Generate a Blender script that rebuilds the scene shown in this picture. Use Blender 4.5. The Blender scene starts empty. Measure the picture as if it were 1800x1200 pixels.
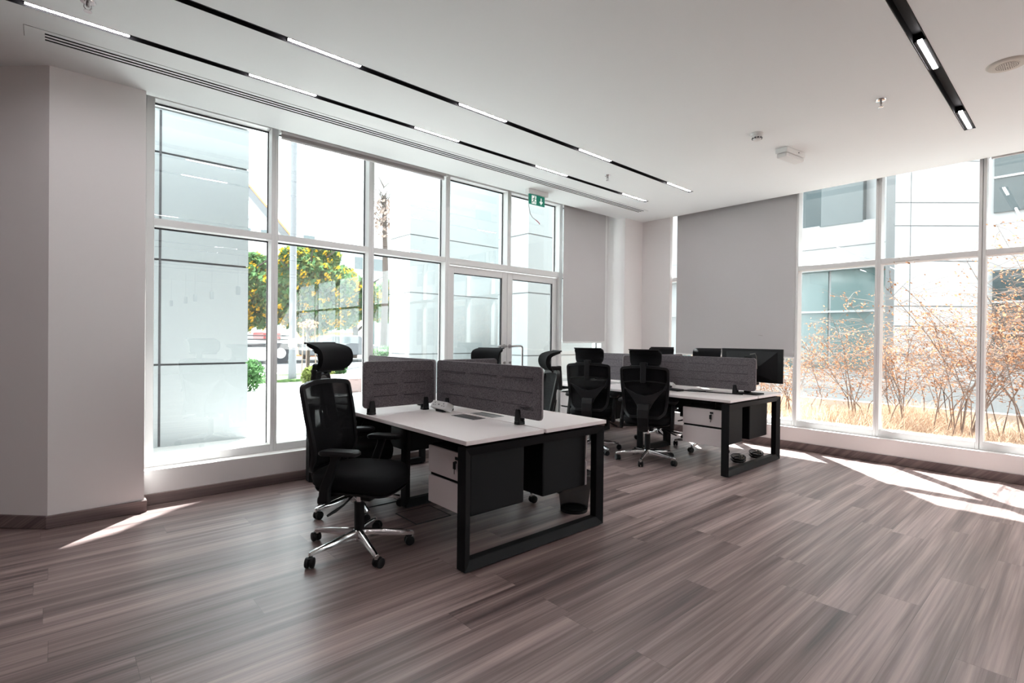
import bpy, math, random
from mathutils import Vector, Matrix
random.seed(7)
PI = math.pi
C = bpy.context.scene.collection
sc = bpy.context.scene

# ------------------------------------------------------------------ camera, sky, sun, exposure
YAW, PITCH, ROLL, FPX, CAMH = math.radians(48.455), math.radians(-0.3825), math.radians(0.6124), 906.0, 1.30
fw = Vector((math.cos(PITCH)*math.cos(YAW), math.cos(PITCH)*math.sin(YAW), math.sin(PITCH)))
rt = Vector((math.sin(YAW), -math.cos(YAW), 0)); up = rt.cross(fw)
rt, up = math.cos(ROLL)*rt + math.sin(ROLL)*up, -math.sin(ROLL)*rt + math.cos(ROLL)*up
cd = bpy.data.cameras.new('camera'); cam = bpy.data.objects.new('camera', cd); C.objects.link(cam)
cam.matrix_world = Matrix(((rt.x, up.x, -fw.x, 0), (rt.y, up.y, -fw.y, 0), (rt.z, up.z, -fw.z, CAMH), (0, 0, 0, 1)))
cd.sensor_width = 36; cd.sensor_fit = 'HORIZONTAL'; cd.lens = FPX/1800*36; cd.clip_start = 0.05; cd.clip_end = 400
sc.camera = cam
sc.view_settings.view_transform = 'Standard'; sc.view_settings.look = 'None'
sc.view_settings.exposure = 1.2; sc.view_settings.gamma = 1; sc.view_settings.use_curve_mapping = False
w = bpy.data.worlds.new('sky'); sc.world = w; w.use_nodes = True
wb = w.node_tree.nodes['Background']; wb.inputs[0].default_value = (0.90, 0.965, 1.0, 1); wb.inputs[1].default_value = 3.0
sd = bpy.data.lights.new('sun', 'SUN'); sd.energy = 17; sd.angle = math.radians(0.8); sd.color = (1.0, 0.995, 0.985)
sun = bpy.data.objects.new('sun', sd); C.objects.link(sun)
sel = math.atan(math.sqrt(.5)/.53)
sdir = Vector((math.cos(sel)*.7071, math.cos(sel)*.7071, math.sin(sel)))
sun.rotation_euler = sdir.to_track_quat('Z', 'Y').to_euler(); sun.location = (8, 8, 12)
sc.cycles.max_bounces = 10; sc.cycles.diffuse_bounces = 8; sc.cycles.glossy_bounces = 4
sc.cycles.transparent_max_bounces = 24; sc.cycles.caustics_reflective = False; sc.cycles.caustics_refractive = False
sc.cycles.sample_clamp_indirect = 8; sc.cycles.use_denoising = True

# ------------------------------------------------------------------ materials
def mat(name, col=(.8, .8, .8), rough=.5, metal=0, spec=.5, alpha=None, emit=None, estr=1, bump=None, trans=0):
    m = bpy.data.materials.new(name); m.use_nodes = True; nt = m.node_tree; b = nt.nodes['Principled BSDF']
    b.inputs['Base Color'].default_value = (*col, 1); b.inputs['Roughness'].default_value = rough
    b.inputs['Metallic'].default_value = metal; b.inputs['Specular IOR Level'].default_value = spec
    if emit: b.inputs['Emission Color'].default_value = (*emit, 1); b.inputs['Emission Strength'].default_value = estr
    if alpha is not None: b.inputs['Alpha'].default_value = alpha
    if bump:
        tc = nt.nodes.new('ShaderNodeTexCoord'); n = nt.nodes.new('ShaderNodeTexNoise'); n.inputs['Scale'].default_value = bump[0]
        bp = nt.nodes.new('ShaderNodeBump'); bp.inputs['Strength'].default_value = bump[1]; bp.inputs['Distance'].default_value = .002
        nt.links.new(tc.outputs['Object'], n.inputs['Vector']); nt.links.new(n.outputs[0], bp.inputs['Height']); nt.links.new(bp.outputs[0], b.inputs['Normal'])
    return m
def mottle(m, c1, c2, scale, detail=6, vec=None):
    nt = m.node_tree; b = nt.nodes['Principled BSDF']; tc = nt.nodes.new('ShaderNodeTexCoord')
    n = nt.nodes.new('ShaderNodeTexNoise'); n.inputs['Scale'].default_value = scale; n.inputs['Detail'].default_value = detail
    src = tc.outputs['Object']
    if vec:
        mp = nt.nodes.new('ShaderNodeMapping'); mp.inputs['Scale'].default_value = vec; nt.links.new(src, mp.inputs[0]); src = mp.outputs[0]
    nt.links.new(src, n.inputs['Vector'])
    r = nt.nodes.new('ShaderNodeValToRGB'); r.color_ramp.elements[0].position = .35; r.color_ramp.elements[1].position = .65
    r.color_ramp.elements[0].color = (*c1, 1); r.color_ramp.elements[1].color = (*c2, 1)
    nt.links.new(n.outputs[0], r.inputs[0]); nt.links.new(r.outputs[0], b.inputs['Base Color']); return m

M = {}
M['wall'] = mat('white wall paint', (.83, .80, .793), .75, bump=(60, .05))
M['ceil'] = mat('white ceiling paint', (.845, .865, .865), .8)
M['frame'] = mat('white powder coated aluminium', (.80, .795, .79), .35)
M['gasket'] = mat('dark rubber gasket', (.03, .03, .035), .6)
M['blackmetal'] = mat('black powder coated steel', (.006, .006, .007), .6, spec=.2, bump=(400, .1))
M['plastic'] = mat('black plastic', (.008, .008, .009), .5, spec=.3)
M['satin'] = mat('satin black plastic', (.020, .020, .022), .32)
M['fabric'] = mat('black woven fabric', (.006, .006, .007), .9, spec=.2, bump=(900, .4))
M['chrome'] = mat('polished aluminium', (.75, .74, .75), .14, metal=1)
M['steel'] = mat('brushed steel', (.42, .40, .40), .35, metal=1)
M['desk'] = mat('white desk laminate', (.86, .79, .78), .38)
M['drawer'] = mat('white lacquered drawer front', (.78, .71, .71), .42)
M['felt'] = mottle(mat('charcoal felt', (.1, .1, .1), .95, spec=.1, bump=(500, .5)), (.085, .075, .082), (.19, .17, .182), 160, 8)
M['feltedge'] = mat('grey felt edge binding', (.30, .275, .285), .9, spec=.1)
M['groove'] = mat('pressed felt groove', (.06, .052, .058), .95, spec=.1)
M['green'] = mat('exit sign green', (.0, .13, .085), .4, emit=(0, .16, .10), estr=.25)
M['signwhite'] = mat('white sign pictogram', (.85, .88, .86), .4, emit=(.9, .95, .92), estr=.2)
M['whiteplastic'] = mat('white plastic', (.78, .78, .77), .4)
M['cream'] = mat('cream metal grille', (.60, .56, .50), .5)
M['red'] = mat('red wire sleeve', (.5, .03, .06), .5)
M['cable'] = mat('grey wire', (.20, .19, .17), .5)
M['led'] = mat('lit led diffuser', (.9, .9, .9), .4, emit=(1.0, .95, .98), estr=30)
M['concrete'] = mottle(mat('pale concrete paving', (.6, .6, .6), .9), (.52, .52, .51), (.66, .655, .64), 1.5)
M['road'] = mat('asphalt road', (.12, .12, .125), .9)
M['grass'] = mottle(mat('green verge grass', (.1, .2, .05), .95), (.035, .075, .02), (.08, .14, .04), 8)
M['cladding'] = mat('pale grey facade panel', (.29, .315, .325), .30)
M['whiteclad'] = mat('white facade panel', (.46, .47, .48), .35)
M['paleclad'] = mat('pale cool facade panel', (.34, .365, .37), .35)
M['joint'] = mat('dark panel joint', (.045, .045, .05), .8)
M['greyjoint'] = mat('grey panel joint', (.20, .205, .21), .8)
M['teal'] = mat('teal tinted glazing', (.13, .20, .20), .08, spec=.8)
M['darkglass'] = mat('dark tinted glazing', (.06, .08, .085), .08, spec=.8)
M['bark'] = mat('brown bark', (.05, .036, .03), .9)
M['twig'] = mat('pale dry twig', (.26, .195, .165), .9)
M['orange'] = mat('orange paint', (.75, .28, .10), .5)
M['grey'] = mat('mid grey paint', (.13, .135, .145), .5)
M['truck'] = mat('dark truck paint', (.018, .018, .022), .4)
M['truckred'] = mat('red truck lamp', (.40, .03, .03), .4)
M['pink'] = mat('pink stone planter', (.28, .20, .19), .85)
M['stone'] = mat('grey boulder', (.30, .30, .30), .9)

def leafmat(name, col, tr=.5):
    m = bpy.data.materials.new(name); m.use_nodes = True; nt = m.node_tree; nt.nodes.clear()
    o = nt.nodes.new('ShaderNodeOutputMaterial'); d = nt.nodes.new('ShaderNodeBsdfDiffuse'); t = nt.nodes.new('ShaderNodeBsdfTranslucent')
    x = nt.nodes.new('ShaderNodeMixShader'); x.inputs[0].default_value = tr
    for q in (d, t): q.inputs[0].default_value = (*col, 1)
    nt.links.new(d.outputs[0], x.inputs[1]); nt.links.new(t.outputs[0], x.inputs[2]); nt.links.new(x.outputs[0], o.inputs[0]); return m
M['leaf'] = leafmat('green leaf', (.075, .15, .06)); M['leaf2'] = leafmat('olive leaf', (.16, .19, .06))
M['blossom'] = leafmat('yellow blossom', (.55, .33, .02), .4)
M['rust'] = leafmat('rust orange leaf', (.42, .215, .12)); M['hay'] = leafmat('dry straw grass', (.58, .43, .32), .3)
M['blind'] = leafmat('grey roller blind fabric', (.60, .58, .585), .06)

def glassmat():
    m = bpy.data.materials.new('clear window glass'); m.use_nodes = True; nt = m.node_tree; nt.nodes.clear(); N = nt.nodes.new; L = nt.links.new
    o = N('ShaderNodeOutputMaterial'); t = N('ShaderNodeBsdfTransparent'); t.inputs[0].default_value = (.955, .985, .978, 1)
    g = N('ShaderNodeBsdfGlossy'); g.inputs['Roughness'].default_value = 0.0
    lw = N('ShaderNodeLayerWeight'); lw.inputs[0].default_value = .5
    p = N('ShaderNodeMath'); p.operation = 'POWER'; p.inputs[1].default_value = 4.0; L(lw.outputs['Facing'], p.inputs[0])
    a = N('ShaderNodeMath'); a.operation = 'MULTIPLY_ADD'; a.inputs[1].default_value = .9; a.inputs[2].default_value = .085; L(p.outputs[0], a.inputs[0])
    x = N('ShaderNodeMixShader'); L(a.outputs[0], x.inputs[0]); L(t.outputs[0], x.inputs[1]); L(g.outputs[0], x.inputs[2]); L(x.outputs[0], o.inputs[0]); return m
M['glass'] = glassmat()
def meshmat(name, hole, col):
    m = bpy.data.materials.new(name); m.use_nodes = True; nt = m.node_tree; nt.nodes.clear(); N = nt.nodes.new; L = nt.links.new
    o = N('ShaderNodeOutputMaterial'); t = N('ShaderNodeBsdfTransparent'); d = N('ShaderNodeBsdfPrincipled')
    d.inputs['Base Color'].default_value = (*col, 1); d.inputs['Roughness'].default_value = .85; d.inputs['Specular IOR Level'].default_value = .15
    x = N('ShaderNodeMixShader'); x.inputs[0].default_value = 1-hole
    L(t.outputs[0], x.inputs[1]); L(d.outputs[0], x.inputs[2]); L(x.outputs[0], o.inputs[0]); return m
M['chairmesh'] = meshmat('black chair mesh', .11, (.006, .006, .007))
M['binmesh'] = meshmat('black wire mesh', .30, (.006, .006, .006))

def woodmat(name, base, dark, light, plank=True, rough=.36):
    m = bpy.data.materials.new(name); m.use_nodes = True; nt = m.node_tree; N = nt.nodes.new; L = nt.links.new
    b = nt.nodes['Principled BSDF']
    tc = N('ShaderNodeTexCoord'); sp = N('ShaderNodeSeparateXYZ'); L(tc.outputs['Object'], sp.inputs[0])
    def math_(op, a, b_=None, c=None):
        n = N('ShaderNodeMath'); n.operation = op
        for i, v in enumerate((a, b_, c)):
            if v is None: continue
            if isinstance(v, (int, float)): n.inputs[i].default_value = v
            else: L(v, n.inputs[i])
        return n.outputs[0]
    PW, PL = .182, 1.45
    yy = math_('DIVIDE', sp.outputs[1], PW); row = math_('FLOOR', yy); fy = math_('FRACT', yy)
    wn = N('ShaderNodeTexWhiteNoise'); wn.noise_dimensions = '1D'; L(row, wn.inputs['W'])
    xx = math_('ADD', math_('DIVIDE', sp.outputs[0], PL), math_('MULTIPLY', wn.outputs[0], 7.3)); col = math_('FLOOR', xx); fx = math_('FRACT', xx)
    cb = N('ShaderNodeCombineXYZ'); L(col, cb.inputs[0]); L(row, cb.inputs[1])
    w2 = N('ShaderNodeTexWhiteNoise'); w2.noise_dimensions = '3D'; L(cb.outputs[0], w2.inputs['Vector'])
    rnd = w2.outputs[0] if plank else 0.5
    off = math_('MULTIPLY', w2.outputs[0], 37.0) if plank else 0.0
    def streak(sx, sy, det, ofs):
        c = N('ShaderNodeCombineXYZ'); L(math_('MULTIPLY', sp.outputs[0], sx), c.inputs[0])
        L(math_('ADD', math_('MULTIPLY', sp.outputs[1] if plank else math_('ADD', sp.outputs[2], sp.outputs[1]), sy), math_('MULTIPLY', off, ofs)), c.inputs[1])
        if plank: L(off, c.inputs[2])
        n = N('ShaderNodeTexNoise'); n.inputs['Scale'].default_value = 1; n.inputs['Detail'].default_value = det; L(c.outputs[0], n.inputs['Vector']); return n.outputs[0]
    s1 = streak(.55, 14, 2, 1.0); s2 = streak(1.6, 75, 4, 2.0); s3 = streak(6, 420, 3, 3.0)
    s1c = N('ShaderNodeMapRange'); L(s1, s1c.inputs[0]); s1c.inputs[1].default_value = .3; s1c.inputs[2].default_value = .7
    s2c = N('ShaderNodeMapRange'); L(s2, s2c.inputs[0]); s2c.inputs[1].default_value = .25; s2c.inputs[2].default_value = .75
    tsum = math_('ADD', math_('MULTIPLY', s1c.outputs[0], .44), math_('MULTIPLY', s2c.outputs[0], .30))
    tsum = math_('ADD', tsum, math_('MULTIPLY', s3, .16))
    tsum = math_('ADD', tsum, math_('MULTIPLY', rnd, .20) if plank else .1)
    r = N('ShaderNodeValToRGB'); e = r.color_ramp.elements; e[0].position = .18; e[0].color = (*dark, 1); e[1].position = .86; e[1].color = (*light, 1)
    k = r.color_ramp.elements.new(.5); k.color = (*base, 1); L(tsum, r.inputs[0])
    if plank:
        gap = math_('MAXIMUM', math_('LESS_THAN', fy, .012), math_('LESS_THAN', fx, .0016))
        mx = N('ShaderNodeMix'); mx.data_type = 'RGBA'; L(math_('MULTIPLY', gap, .45), mx.inputs[0]); L(r.outputs[0], mx.inputs[6]); mx.inputs[7].default_value = (.03, .022, .022, 1)
        L(mx.outputs[2], b.inputs['Base Color'])
    else: L(r.outputs[0], b.inputs['Base Color'])
    b.inputs['Specular IOR Level'].default_value = .95 if plank else .3
    L(math_('ADD', math_('MULTIPLY', s3, .14), rough-.04), b.inputs['Roughness'])
    bp = N('ShaderNodeBump'); bp.inputs['Strength'].default_value = .22; bp.inputs['Distance'].default_value = .001
    L(math_('ADD', s3, math_('MULTIPLY', s2, .6)), bp.inputs['Height']); L(bp.outputs[0], b.inputs['Normal']); return m
M['floor'] = woodmat('grey brown oak plank floor', (.215, .150, .142), (.068, .042, .042), (.47, .355, .335))
M['skirt'] = woodmat('grey brown wood skirting', (.165, .122, .118), (.075, .053, .052), (.28, .215, .205), plank=False, rough=.5)

# ------------------------------------------------------------------ mesh helpers
class MB:
    def __init__(s): s.v = []; s.f = []; s.mi = []; s.cur = 0
    def add(s, vs, fs):
        o = len(s.v); s.v += [tuple(v) for v in vs]
        for f in fs: s.f.append([i+o for i in f]); s.mi.append(s.cur)
        return s
    def box(s, x0, x1, y0, y1, z0, z1, mt=None):
        vs = [(x, y, z) for z in (z0, z1) for x, y in ((x0, y0), (x1, y0), (x1, y1), (x0, y1))]
        if mt is not None: vs = [mt @ Vector(v) for v in vs]
        return s.add(vs, [(0, 3, 2, 1), (4, 5, 6, 7), (0, 1, 5, 4), (1, 2, 6, 5), (2, 3, 7, 6), (3, 0, 4, 7)])
    def prism(s, poly, z0, z1, mt=None):
        n = len(poly); vs = [(x, y, z0) for x, y in poly]+[(x, y, z1) for x, y in poly]
        if mt is not None: vs = [mt @ Vector(v) for v in vs]
        return s.add(vs, [tuple(range(n-1, -1, -1)), tuple(range(n, 2*n))]+[(i, (i+1) % n, n+(i+1) % n, n+i) for i in range(n)])
    def rings(s, rs, cap=True, closed=False):
        n = len(rs[0]); o = []
        for r in rs: o += r
        fs = []; K = len(rs)
        for k in range(K if closed else K-1):
            a, b = k*n, ((k+1) % K)*n
            for i in range(n): fs.append((a+i, a+(i+1) % n, b+(i+1) % n, b+i))
        if cap and not closed: fs += [tuple(range(n-1, -1, -1)), tuple(range((K-1)*n, K*n))]
        return s.add(o, fs)
    def lathe(s, prof, c=(0, 0, 0), n=24, axis='z'):
        rs = []
        for r, h in prof:
            ring = []
            for i in range(n):
                a = 2*PI*i/n; p = (r*math.cos(a), r*math.sin(a), h)
                if axis == 'x': p = (h, r*math.cos(a), r*math.sin(a))
                if axis == 'y': p = (r*math.sin(a), h, r*math.cos(a))
                ring.append((p[0]+c[0], p[1]+c[1], p[2]+c[2]))
            rs.append(ring)
        return s.rings(rs)
    def cyl(s, c, r, z0, z1, n=20, axis='z'): return s.lathe([(r, z0), (r, z1)], c, n, axis)
    def tube(s, pts, r, n=8, sy=1.0, closed=False, upv=(0, 0, 1)):
        P = [Vector(p) for p in pts]; rs = []; K = len(P)
        for k, p in enumerate(P):
            if closed: t = P[(k+1) % K]-P[k-1]
            else: t = P[min(k+1, K-1)]-P[max(k-1, 0)]
            t.normalize(); u = Vector(upv)
            if abs(t.dot(u)) > .97: u = Vector((1, 0, 0)) if abs(t.x) < .9 else Vector((0, 1, 0))
            a = t.cross(u).normalized(); b = a.cross(t).normalized(); rr = r[k] if isinstance(r, (list, tuple)) else r
            rs.append([tuple(p+a*rr*math.cos(2*PI*i/n)+b*rr*sy*math.sin(2*PI*i/n)) for i in range(n)])
        return s.rings(rs, closed=closed)
    def bar(s, a, b, w, h):
        a, b = Vector(a), Vector(b); t = (b-a).normalized(); u = Vector((0, 0, 1))
        if abs(t.z) > .95: u = Vector((1, 0, 0))
        q = t.cross(u).normalized()*w/2; r = q.normalized().cross(t).normalized()*h/2
        return s.rings([[tuple(p+q*i+r*j) for i, j in ((-1, -1), (1, -1), (1, 1), (-1, 1))] for p in (a, b)])
    def build(s, name, mats, parent=None, smooth=False, bevel=None, seg=2, loc=None):
        me = bpy.data.meshes.new(name); me.from_pydata(s.v, [], s.f); me.update()
        ms = mats if isinstance(mats, (list, tuple)) else [mats]
        for m in ms: me.materials.append(M[m])
        for p, k in zip(me.polygons, s.mi): p.material_index = k; p.use_smooth = bool(smooth)
        me.validate()
        import bmesh
        bm = bmesh.new(); bm.from_mesh(me); bmesh.ops.recalc_face_normals(bm, faces=bm.faces); bm.to_mesh(me); bm.free()
        if smooth and smooth != 'all':
            try: me.set_sharp_from_angle(angle=math.radians(40))
            except Exception: pass
        o = bpy.data.objects.new(name, me); C.objects.link(o)
        if parent: o.parent = parent
        if loc: o.location = loc
        if bevel:
            b = o.modifiers.new('bevel', 'BEVEL'); b.width = bevel; b.segments = seg; b.limit_method = 'ANGLE'; b.angle_limit = math.radians(50)
        return o
def tag(o, label, cat, group=None, kind=None):
    o['label'] = label; o['category'] = cat
    if group: o['group'] = group
    if kind: o['kind'] = kind
    return o
def struct(o, label=None, cat=None):
    o['kind'] = 'structure'
    if label: o['label'] = label
    if cat: o['category'] = cat
    return o
def thing(name, loc, label, cat, group=None, rz=0):
    o = bpy.data.objects.new(name, None); o.empty_display_size = .1; C.objects.link(o); o.location = loc; o.rotation_euler = (0, 0, rz)
    return tag(o, label, cat, group)
KIDS = {}
def kids(o): return [c for c in bpy.data.objects if c.parent == o]
def dup(o, parent=None, loc=None, rz=None, label=None, drop=()):
    c = o.copy(); C.objects.link(c)
    if parent: c.parent = parent
    if loc is not None: c.location = loc
    if rz is not None: c.rotation_euler = (0, 0, rz)
    if label: c['label'] = label
    for k in kids(o):
        if k.name.split('.')[0] not in drop: dup(k, c, drop=drop)
    return c
def rrect(w, h, r, n=5):
    pts = []
    for cx, cy, a0 in ((w/2-r, h/2-r, 0), (-w/2+r, h/2-r, 90), (-w/2+r, -h/2+r, 180), (w/2-r, -h/2+r, 270)):
        for i in range(n+1):
            a = math.radians(a0+90*i/n); pts.append((cx+r*math.cos(a), cy+r*math.sin(a)))
    return pts

# ------------------------------------------------------------------ room shell
CZ = 3.07; CE_Y, CE_X = 4.665, 6.66
ROOM_Y0, ROOM_X0 = -10.0, -7.0
def tiles(mb, x0, x1, y0, y1, z0, z1, holes):
    xs = sorted({x0, x1, *[h[0] for h in holes], *[h[1] for h in holes]}); ys = sorted({y0, y1, *[h[2] for h in holes], *[h[3] for h in holes]})
    for j in range(len(ys)-1):
        run = None
        for i in range(len(xs)-1):
            cx, cy = (xs[i]+xs[i+1])/2, (ys[j]+ys[j+1])/2
            inside = any(h[0] < cx < h[1] and h[2] < cy < h[3] for h in holes)
            if not inside:
                if run is None: run = xs[i]
            if (inside or i == len(xs)-2) and run is not None:
                mb.box(run, xs[i] if inside else xs[i+1], ys[j], ys[j+1], z0, z1); run = None
T1, T2, T3 = (3.805, 3.863), (3.191, 3.249), (.664, .738)
TR = {'a': (-6, 5.69, *T1), 'b': (-6, 5.70, *T2), 'c': (-6, 5.67, *T3), 'd': (-5, 5.68, -1.83, -1.77), 'e': (-5, 5.68, -2.65, -2.59), 'f': (-5, 5.68, -5.5, -5.44), 'g': (-5, 5.68, -6.3, -6.24)}
VENT = (-.145, 6.12, 4.09, 4.245)
m = MB(); tiles(m, ROOM_X0, CE_X, ROOM_Y0, CE_Y, CZ, CZ+.12, list(TR.values())+[VENT])
m.box(ROOM_X0, .49, CE_Y, 6.4, CZ, CZ+.12)
struct(m.build('ceiling', 'ceil'))
m = MB(); m.box(ROOM_X0, 6.9, ROOM_Y0, 5.05, -.12, 0); m.box(ROOM_X0, .3, 5.05, 6.4, -.12, 0); struct(m.build('floor', 'floor'))
# walls
m = MB(); m.prism([(.49, 4.60), (.49, 5.15), (.2, 5.6), (-1.2, 6.2), (-1.2, 5.765), (-.035, 4.60)], 0, 4.2)
struct(m.build('wall_left', 'wall'))
m = MB(); m.box(ROOM_X0, -1.2, 5.765, 6.2, 0, 4.2); struct(m.build('wall_side', 'wall'))
m = MB(); m.box(.49, 3.36, 4.745, 5.06, -.1, .263); m.box(5.16, 6.9, 4.745, 5.06, -.1, .263); struct(m.build('wall_below_left_windows', 'wall'), None)
m = MB(); m.box(6.66, 6.98, ROOM_Y0, 5.06, -.1, .26); struct(m.build('wall_below_right_windows', 'wall'))
m = MB(); m.box(6.22, 6.98, 4.555, 5.15, .0, 4.2); m.box(6.662, 6.735, 4.09, 4.6, .2, 4.2); m.box(6.735, 6.98, 4.34, 4.6, .2, 4.2); struct(m.build('wall_corner', 'wall'))
m = MB(); m.box(ROOM_X0-.2, ROOM_X0, ROOM_Y0, 6.2, 0, 4.2); struct(m.build('wall_back', 'wall'))
m = MB(); m.box(ROOM_X0-.2, 6.98, ROOM_Y0-.2, ROOM_Y0, 0, 4.2); struct(m.build('wall_rear', 'wall'))
# blind pockets above the ceiling edge
m = MB(); m.box(.49, 6.9, CE_Y, 5.1, 3.27, 3.35); m.box(CE_X, 6.98, ROOM_Y0, 5.1, 3.27, 3.35)
m.box(.49, 6.25, 5.0, 5.1, 3.19, 3.35); m.box(6.88, 6.98, ROOM_Y0, 4.2, 3.19, 3.35)
m.box(.49, 6.25, CE_Y-.03, CE_Y, CZ+.005, 3.3); m.box(CE_X-.03, CE_X, ROOM_Y0, 4.6, CZ+.005, 3.3)
struct(m.build('trim_1', 'ceil'), )
# baseboards
def skirt(name, boxes, polys=()):
    m = MB()
    for b in boxes: m.box(*b)
    for p in polys: m.prism(*p)
    struct(m.build(name, 'skirt', bevel=.004, seg=1))
skirt('baseboard_left', [(.49, 3.36, 4.728, 4.745, 0, .087), (5.16, 6.22, 4.728, 4.745, 0, .087), (.49, .507, 4.60, 4.745, 0, .087)],
      [([(.507, 4.583), (.507, 4.60), (-.035, 4.60), (-1.2, 5.765), (-1.212, 5.753), (-.042, 4.583)], 0, .087)])
skirt('baseboard_right', [(6.643, 6.66, ROOM_Y0, 4.555, 0, .09), (6.203, 6.66, 4.538, 4.555, 0, .09), (6.203, 6.22, 4.555, 4.745, 0, .09)])

# ------------------------------------------------------------------ windows
YF, YB = 4.865, 4.985; YG = 4.972
ZB, ZT, TZ0, TZ1 = .263, 3.19, 2.150, 2.207
def win(n, name, x0, x1, ml, mr, axis='x', z0=.263, trans=True, zt=3.19, head=3.137, foot=.33, mullL=True, mullR=True):
    """one window bay: frame mesh with mullion halves, sill member, transom and head, plus glass panes"""
    f = MB(); F0, F1, G = (YF, YB+.02, YG) if axis == 'x' else (6.745, 6.87, 6.855)
    def b(a0, a1, d0, d1, zz0, zz1):
        if axis == 'x': f.box(a0, a1, d0, d1, zz0, zz1)
        else: f.box(d0, d1, a0, a1, zz0, zz1)
    b(x0-ml, x0, F0, F1, z0, zt); b(x1, x1+mr, F0, F1, z0, zt)
    b(x0, x1, F0+.001, F1, z0, foot); b(x0, x1, F0+.001, F1, head, zt)
    if trans: b(x0, x1, F0+.001, F1-.0, TZ0, TZ1)
    o = struct(f.build(name, 'frame', bevel=.003, seg=1))
    zs = [(foot, TZ0), (TZ1, head)] if trans else [(foot, head)]
    for q0, q1 in zs:
        g = MB(); k = MB()
        if axis == 'x':
            g.box(x0+.004, x1-.004, G, G+.008, q0+.002, q1-.002)
            k.box(x0, x1, G-.012, G, q1-.012, q1); k.box(x1-.007, x1, G-.012, G, q0, q1); 
        else:
            g.box(G, G+.008, x0+.004, x1-.004, q0+.002, q1-.002)
            k.box(G-.012, G, x0, x0+.005, q0, q1)
        p = g.build('glass_pane', 'glass', o); 
        k.build('glazing_bead', 'gasket' if axis == 'x' else 'greyjoint', o)
    return o
LX = [(.575, 1.436), (1.494, 2.366), (2.424, 3.294), ]
for i, (a, b_) in enumerate(LX): win(i+1, 'window_%d' % (i+1), a, b_, .055 if i == 0 else .029, .029)
# bay over the door: transom lights + door leaves
f = MB()
for a, b_ in ((3.352, 4.219), (4.279, 5.166)):
    f.box(a-.029, a, YF, YB+.02, TZ0, ZT); f.box(b_, b_+.03, YF, YB+.02, TZ0, ZT)
f.box(3.323, 5.196, YF+.001, YB+.02, TZ0-.012, TZ1); f.box(3.323, 5.196, YF+.001, YB+.02, 3.125, ZT)
f.box(3.323, 3.352, YF, YB+.02, 0, TZ0); f.box(5.166, 5.196, YF, YB+.02, 0, TZ0)
o = struct(f.build('window_4', 'frame', bevel=.003, seg=1))
for a, b_ in ((3.352, 4.219), (4.279, 5.166)):
    MB().box(a+.004, b_-.004, YG, YG+.008, TZ1+.002, 3.123).build('glass_pane', 'glass', o)
    MB().box(a, b_, YG-.012, YG, 3.113, 3.125).box(b_-.008, b_, YG-.012, YG, TZ1, 3.125).build('glazing_bead', 'gasket', o)
def door(n, x0, x1, hx, s):
    r = MB(); y0, y1 = 4.905, 4.955
    r.box(x0, x0+.085, y0, y1, .01, 2.125); r.box(x1-.085, x1, y0, y1, .01, 2.125); r.box(x0+.085, x1-.085, y0, y1, 2.045, 2.125); r.box(x0+.085, x1-.085, y0, y1, .01, .16)
    d = struct(r.build('door_%d' % n, 'frame', bevel=.003, seg=1))
    MB().box(x0+.087, x1-.087, 4.935, 4.943, .162, 2.043).build('glass_pane', 'glass', d)
    MB().box(x1-.099, x1-.085, 4.915, 4.935, .16, 2.045).box(x0+.085, x1-.085, 4.915, 4.935, 2.037, 2.045).build('glazing_bead', 'gasket', d)
    h = MB(); a = x0+.045 if s > 0 else x1-.045; q = a+s*.155
    h.tube([(a, 4.905, 1.195), (a, 4.85, 1.195), (a+s*.02, 4.835, 1.2), (q-s*.03, 4.835, 1.2), (q-s*.008, 4.835, 1.192), (q, 4.835, 1.165), (q, 4.835, .70), (q-s*.03, 4.835, .66), (a, 4.84, .66), (a, 4.905, .66)], .013, 10)
    h.cyl((a, 4.9, 1.195), .026, 0, .012, 16, 'y'); h.build('pull_handle', 'steel', d, smooth=True)
    l = MB(); l.cyl((a-s*.0, 4.888, .99), .012, 0, .018, 12, 'y'); l.box(a-.006, a+.006, 4.87, 4.89, .975, 1.005); l.build('lock_cylinder', 'steel', d, bevel=.002)
    return d
door(1, 3.357, 4.258, 4.2, -1); door(2, 4.262, 5.161, 4.3, 1)
win(5, 'window_5', 5.226, 6.09, .03, .13, trans=True)
# right hand windows; frames run along Y
RY = [(2.439, 3.28), (3.335, 4.33), (1.605, 2.388), (.759, 1.552), (-.10, .702), (-.96, -.15), (-1.82, -1.01), (-2.68, -1.87), (-3.54, -2.73), (-4.4, -3.59), (-6.2, -4.45), (-8.0, -6.25), (-9.9, -8.05)]
for i, (a, b_) in enumerate(RY): win(0, 'window_%d' % (i+6), a, b_, .0262 if i != 1 else .0275, .0262 if i != 1 else 0, axis='y', z0=.26, foot=.335)

# roller blinds
def roller(x0, x1, zc, zbot, axis, label, r=.03, glow=False):
    t = thing('roller_blind', ((x0+x1)/2, 4.765, zc) if axis == 'x' else (6.72, (x0+x1)/2, zc), label, 'blind', 'roller blinds along the windows', 0 if axis == 'x' else PI/2)
    L = (x1-x0)/2; sgn = 1
    MB().cyl((0, 0, 0), r, -L+.012, L-.012, 20, 'x').build('roller_tube', 'blind', t, smooth=True)
    for s in (-1, 1): MB().box(s*L-.005, s*L+.005, -.035, .035, -.04, .045).build('bracket', 'whiteplastic', t, bevel=.002)
    bk = .02 if axis == 'x' else -.02
    f = MB(); n = 6; f.box(-L+.015, L-.015, bk-.0012+.0, bk+.0012, zbot-zc+.02, .0); f.build('blind_fabric', 'blind', t)
    MB().lathe([(.004, -L+.015), (.012, -L+.017), (.012, L-.017), (.004, L-.015)], (0, bk, zbot-zc+.012), 12, 'x').build('bottom_bar', 'frame', t, smooth=True)
    return t
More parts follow.
